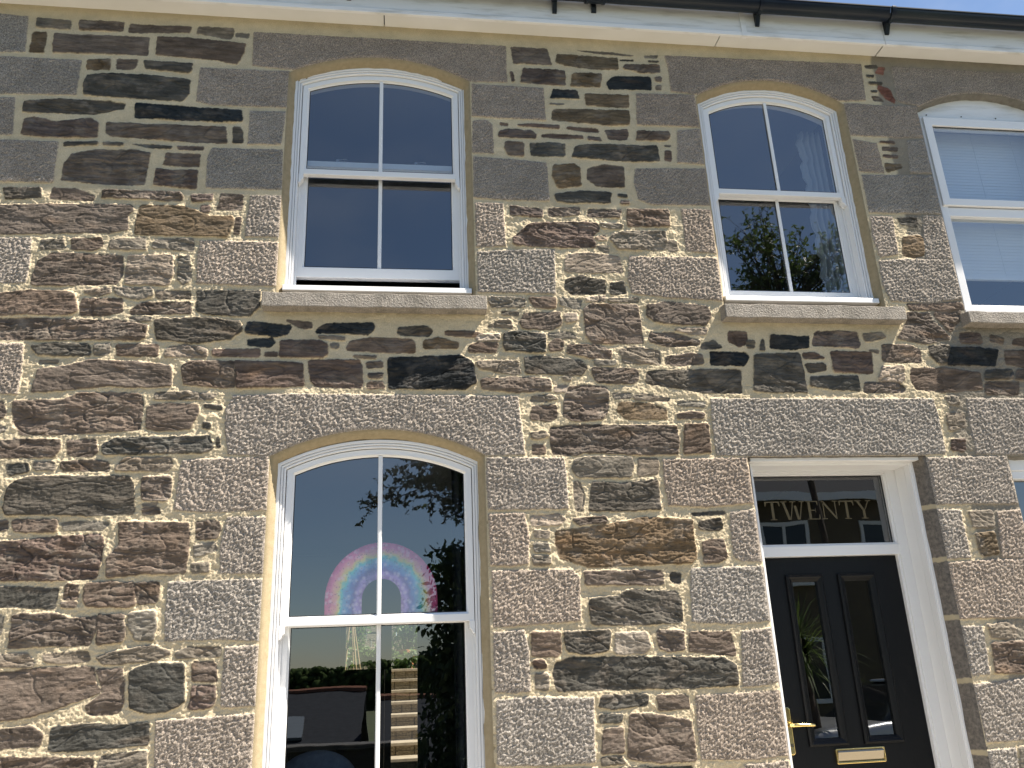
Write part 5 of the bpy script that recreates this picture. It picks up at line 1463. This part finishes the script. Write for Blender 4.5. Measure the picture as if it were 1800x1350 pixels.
def outbuilding(x0, x1, y0, y1, ze, zr, label, light):
    o = thing('outbuilding', ((x0 + x1) / 2, y1, -.13), label, 'outbuilding', 'outbuildings behind the boundary wall')
    ym = (y0 + y1) / 2
    bm = bmesh.new(); box(bm, x0, x1, y0, y1, -.13, ze); A = [bm.verts.new((x, y, z)) for x in (x0, x1) for y, z in ((y0, ze), (y1, ze), (ym, zr - .06))]
    bm.faces.new(A[:3]); bm.faces.new(A[3:]); obj('wall', bm, GW, o)
    bm = bmesh.new(); sl = (zr - ze) / (ym - y0)
    xprism(bm, [(y0 - .2, ze - .2 * sl), (ym, zr), (y1 + .2, ze - .2 * sl), (y1 + .2, ze - .2 * sl - .07), (ym, zr - .08), (y0 - .2, ze - .2 * sl - .07)], x0 - .15, x1 + .15)
    rf = obj('roof', bm, SLATE, o)
    bm = bmesh.new(); tube(bm, [(x0 - .15, ym, zr + .01), (x1 + .15, ym, zr + .01)], .07, 8); obj('ridge', bm, mat('clay_ridge', (.16, .07, .045), .9), rf)
    if light:
        xl = x0 + (x1 - x0) * light; ya, yb = y1 - .25 * (y1 - ym), y1 - .55 * (y1 - ym); za, zb = zr - sl * (ya - ym), zr - sl * (yb - ym)
        bm = bmesh.new(); v = [bm.verts.new(p) for p in ((xl, ya, za + .02), (xl + .8, ya, za + .02), (xl + .8, yb, zb + .02), (xl, yb, zb + .02))]
        f = bm.faces.new(v); e = bmesh.ops.extrude_face_region(bm, geom=[f])['geom']
        for q in e:
            if isinstance(q, bmesh.types.BMVert): q.co += Vector((0, .03, .06))
        obj('rooflight', bm, mat('rooflight_glass', (.12, .14, .16), .08), rf)
outbuilding(-7.5, -.9, -19, -14, .2, 1.45, 'long slate roofed outbuilding behind the boundary wall', .72)
outbuilding(-.3, 2.6, -16.5, -12.5, .3, 1.30, 'short slate roofed outbuilding behind the right end of the boundary wall', 0)

# rendered house opposite
HO = thing('house', (9.6, -13.4, -.13), 'brown rendered house with a slate roof across the road, reflected in the fanlight', 'house')
RENDER = varied('brown_render', (.14, .11, .075), (.10, .08, .055), 4, .9)
bm = bmesh.new(); box(bm, 7.4, 12.6, -18.5, -13.4, -.13, 5.2); obj('wall', bm, RENDER, HO)
bm = bmesh.new()
a = [bm.verts.new(p) for p in ((7.0, -13.0, 5.2), (13.0, -13.0, 5.2), (13.0, -18.9, 5.2), (7.0, -18.9, 5.2), (9.2, -15.9, 7.4), (10.8, -15.9, 7.4))]
for f in ((0, 1, 5, 4), (1, 2, 5), (2, 3, 4, 5), (3, 0, 4), (3, 2, 1, 0)): bm.faces.new([a[i] for i in f])
obj('roof', bm, SLATE, HO)
bm = bmesh.new(); box(bm, 7.0, 13.0, -13.03, -12.98, 5.05, 5.25); obj('fascia', bm, PVC, HO)
for x0, z0 in ((8.0, 3.3), (10.4, 3.3), (8.0, .8), (10.4, .8)):
    bm = bmesh.new(); ring(bm, rect(x0, x0 + 1.15, z0, z0 + 1.35), rect(x0 + .08, x0 + 1.07, z0 + .08, z0 + 1.27), -13.36, -13.40); box(bm, x0 + .54, x0 + .61, -13.40, -13.365, z0 + .07, z0 + 1.28)
    w = obj('window', bm, PVC, HO); bm = bmesh.new(); sheet(bm, rect(x0 + .07, x0 + 1.08, z0 + .07, z0 + 1.28), -13.385); obj('pane', bm, mat('dark_pane', (.02, .025, .03), .05), w)
bm = bmesh.new(); box(bm, 8.0, 9.15, -13.39, -13.25, 3.2, 3.29); obj('sill', bm, PVC, HO)

# parked car, seen only in the door glass
CAR = thing('parked_car', (6.3, -5.7, -.105), 'silver hatchback parked by the far kerb opposite the front door', 'car')
PAINT = mat('silver_paint', (.50, .51, .52), .28, .6, coat=.6); TINT = mat('car_glass', (.01, .012, .014), .05); TYRE = mat('tyre', (.015, .015, .015), .85); RIM = mat('rim', (.45, .45, .46), .3, 1)
cx0, cy0, cz0 = 6.6, -6.2, -.105
prof = [(-2.05, .32), (-2.08, .62), (-1.98, .92), (-1.75, .98), (-1.05, 1.02), (-.95, 1.03), (1.75, 1.02), (1.98, .9), (2.02, .55), (1.98, .30)]
bm = bmesh.new(); prism(bm, [(cx0 + a, cz0 + b) for a, b in prof], cy0 - .85, cy0 + .85)
obj('body', bm, PAINT, CAR, bevel=.07, seg=4, smooth=True)
bm = bmesh.new(); A = [(-.98, 1.0), (1.72, 1.0), (1.35, 1.40), (.9, 1.46), (-.1, 1.46), (-.35, 1.40)]
v0 = [bm.verts.new((cx0 + a, cy0 - .78 + (.14 if b > 1.1 else 0), cz0 + b)) for a, b in A]; v1 = [bm.verts.new((cx0 + a, cy0 + .78 - (.14 if b > 1.1 else 0), cz0 + b)) for a, b in A]
bm.faces.new(v0); bm.faces.new(v1[::-1])
for i in range(6): bm.faces.new((v0[i], v1[i], v1[(i + 1) % 6], v0[(i + 1) % 6]))
obj('windows', bm, TINT, CAR, bevel=.04, seg=3)
bm = bmesh.new(); box(bm, cx0 - .25, cx0 + 1.1, cy0 - .62, cy0 + .62, cz0 + 1.44, cz0 + 1.485); obj('roof_panel', bm, PAINT, CAR, bevel=.02)
for wx in (-1.3, 1.3):
    for s in (-1, 1):
        bm = bmesh.new(); tube(bm, [(cx0 + wx, cy0 + s * .68, cz0 + .31), (cx0 + wx, cy0 + s * .87, cz0 + .31)], .31, 24); w = obj('wheel', bm, TYRE, CAR, bevel=.03)
        bm = bmesh.new(); tube(bm, [(cx0 + wx, cy0 + s * .86, cz0 + .31), (cx0 + wx, cy0 + s * .885, cz0 + .31)], .20, 20); obj('rim', bm, RIM, w, bevel=.01)
for s in (-1, 1):
    bm = bmesh.new(); bmesh.ops.create_uvsphere(bm, u_segments=16, v_segments=10, radius=1, matrix=Matrix.Translation((cx0 - 1.97, cy0 + s * .60, cz0 + .76)) @ Matrix.Diagonal((.10, .17, .09, 1))); obj('headlight', bm, mat('lamp_glass', (.7, .72, .75), .1), CAR, smooth=True)

# distant belt of trees beyond the roofs
rnd = random.Random(77); bm = bmesh.new()
ridge = lambda x: 2.2 + 1.0 * float(pn(np.array([x * .10]), np.array([.5]), 3)[0]) + max(0, (x + 5) * .05)
xs_ = [-62 + k * 1.5 for k in range(72)]
A = [bm.verts.new((x, -63, -.2)) for x in xs_]; Bv = [bm.verts.new((x, -62, ridge(x) - .45)) for x in xs_]
for k in range(71): bm.faces.new((A[k], A[k + 1], Bv[k + 1], Bv[k]))
_ib = bmesh.new(); bmesh.ops.create_icosphere(_ib, subdivisions=2, radius=1); _iv = [v.co.copy() for v in _ib.verts]; _if = [[v.index for v in f.verts] for f in _ib.faces]; _ib.free()
for k in range(5200):
    x = rnd.uniform(-62, 44); h = ridge(x); rr = rnd.uniform(.08, .30); z = h - abs(rnd.gauss(0, .8)) - rr * .3
    c = Vector((x, -61.5 + rnd.uniform(-.8, .8), z))
    vs = [bm.verts.new(c + q * rr * (1 + rnd.gauss(0, .16))) for q in _iv]
    for f in _if: bm.faces.new([vs[q] for q in f])
tag(obj('distant_woodland', bm, varied('far_foliage', (.030, .048, .018), (.045, .066, .022), .9, .95, spec=.05), smooth=True), 'dark belt of far trees across the valley, reflected low in the ground floor window', 'woodland', kind='stuff')
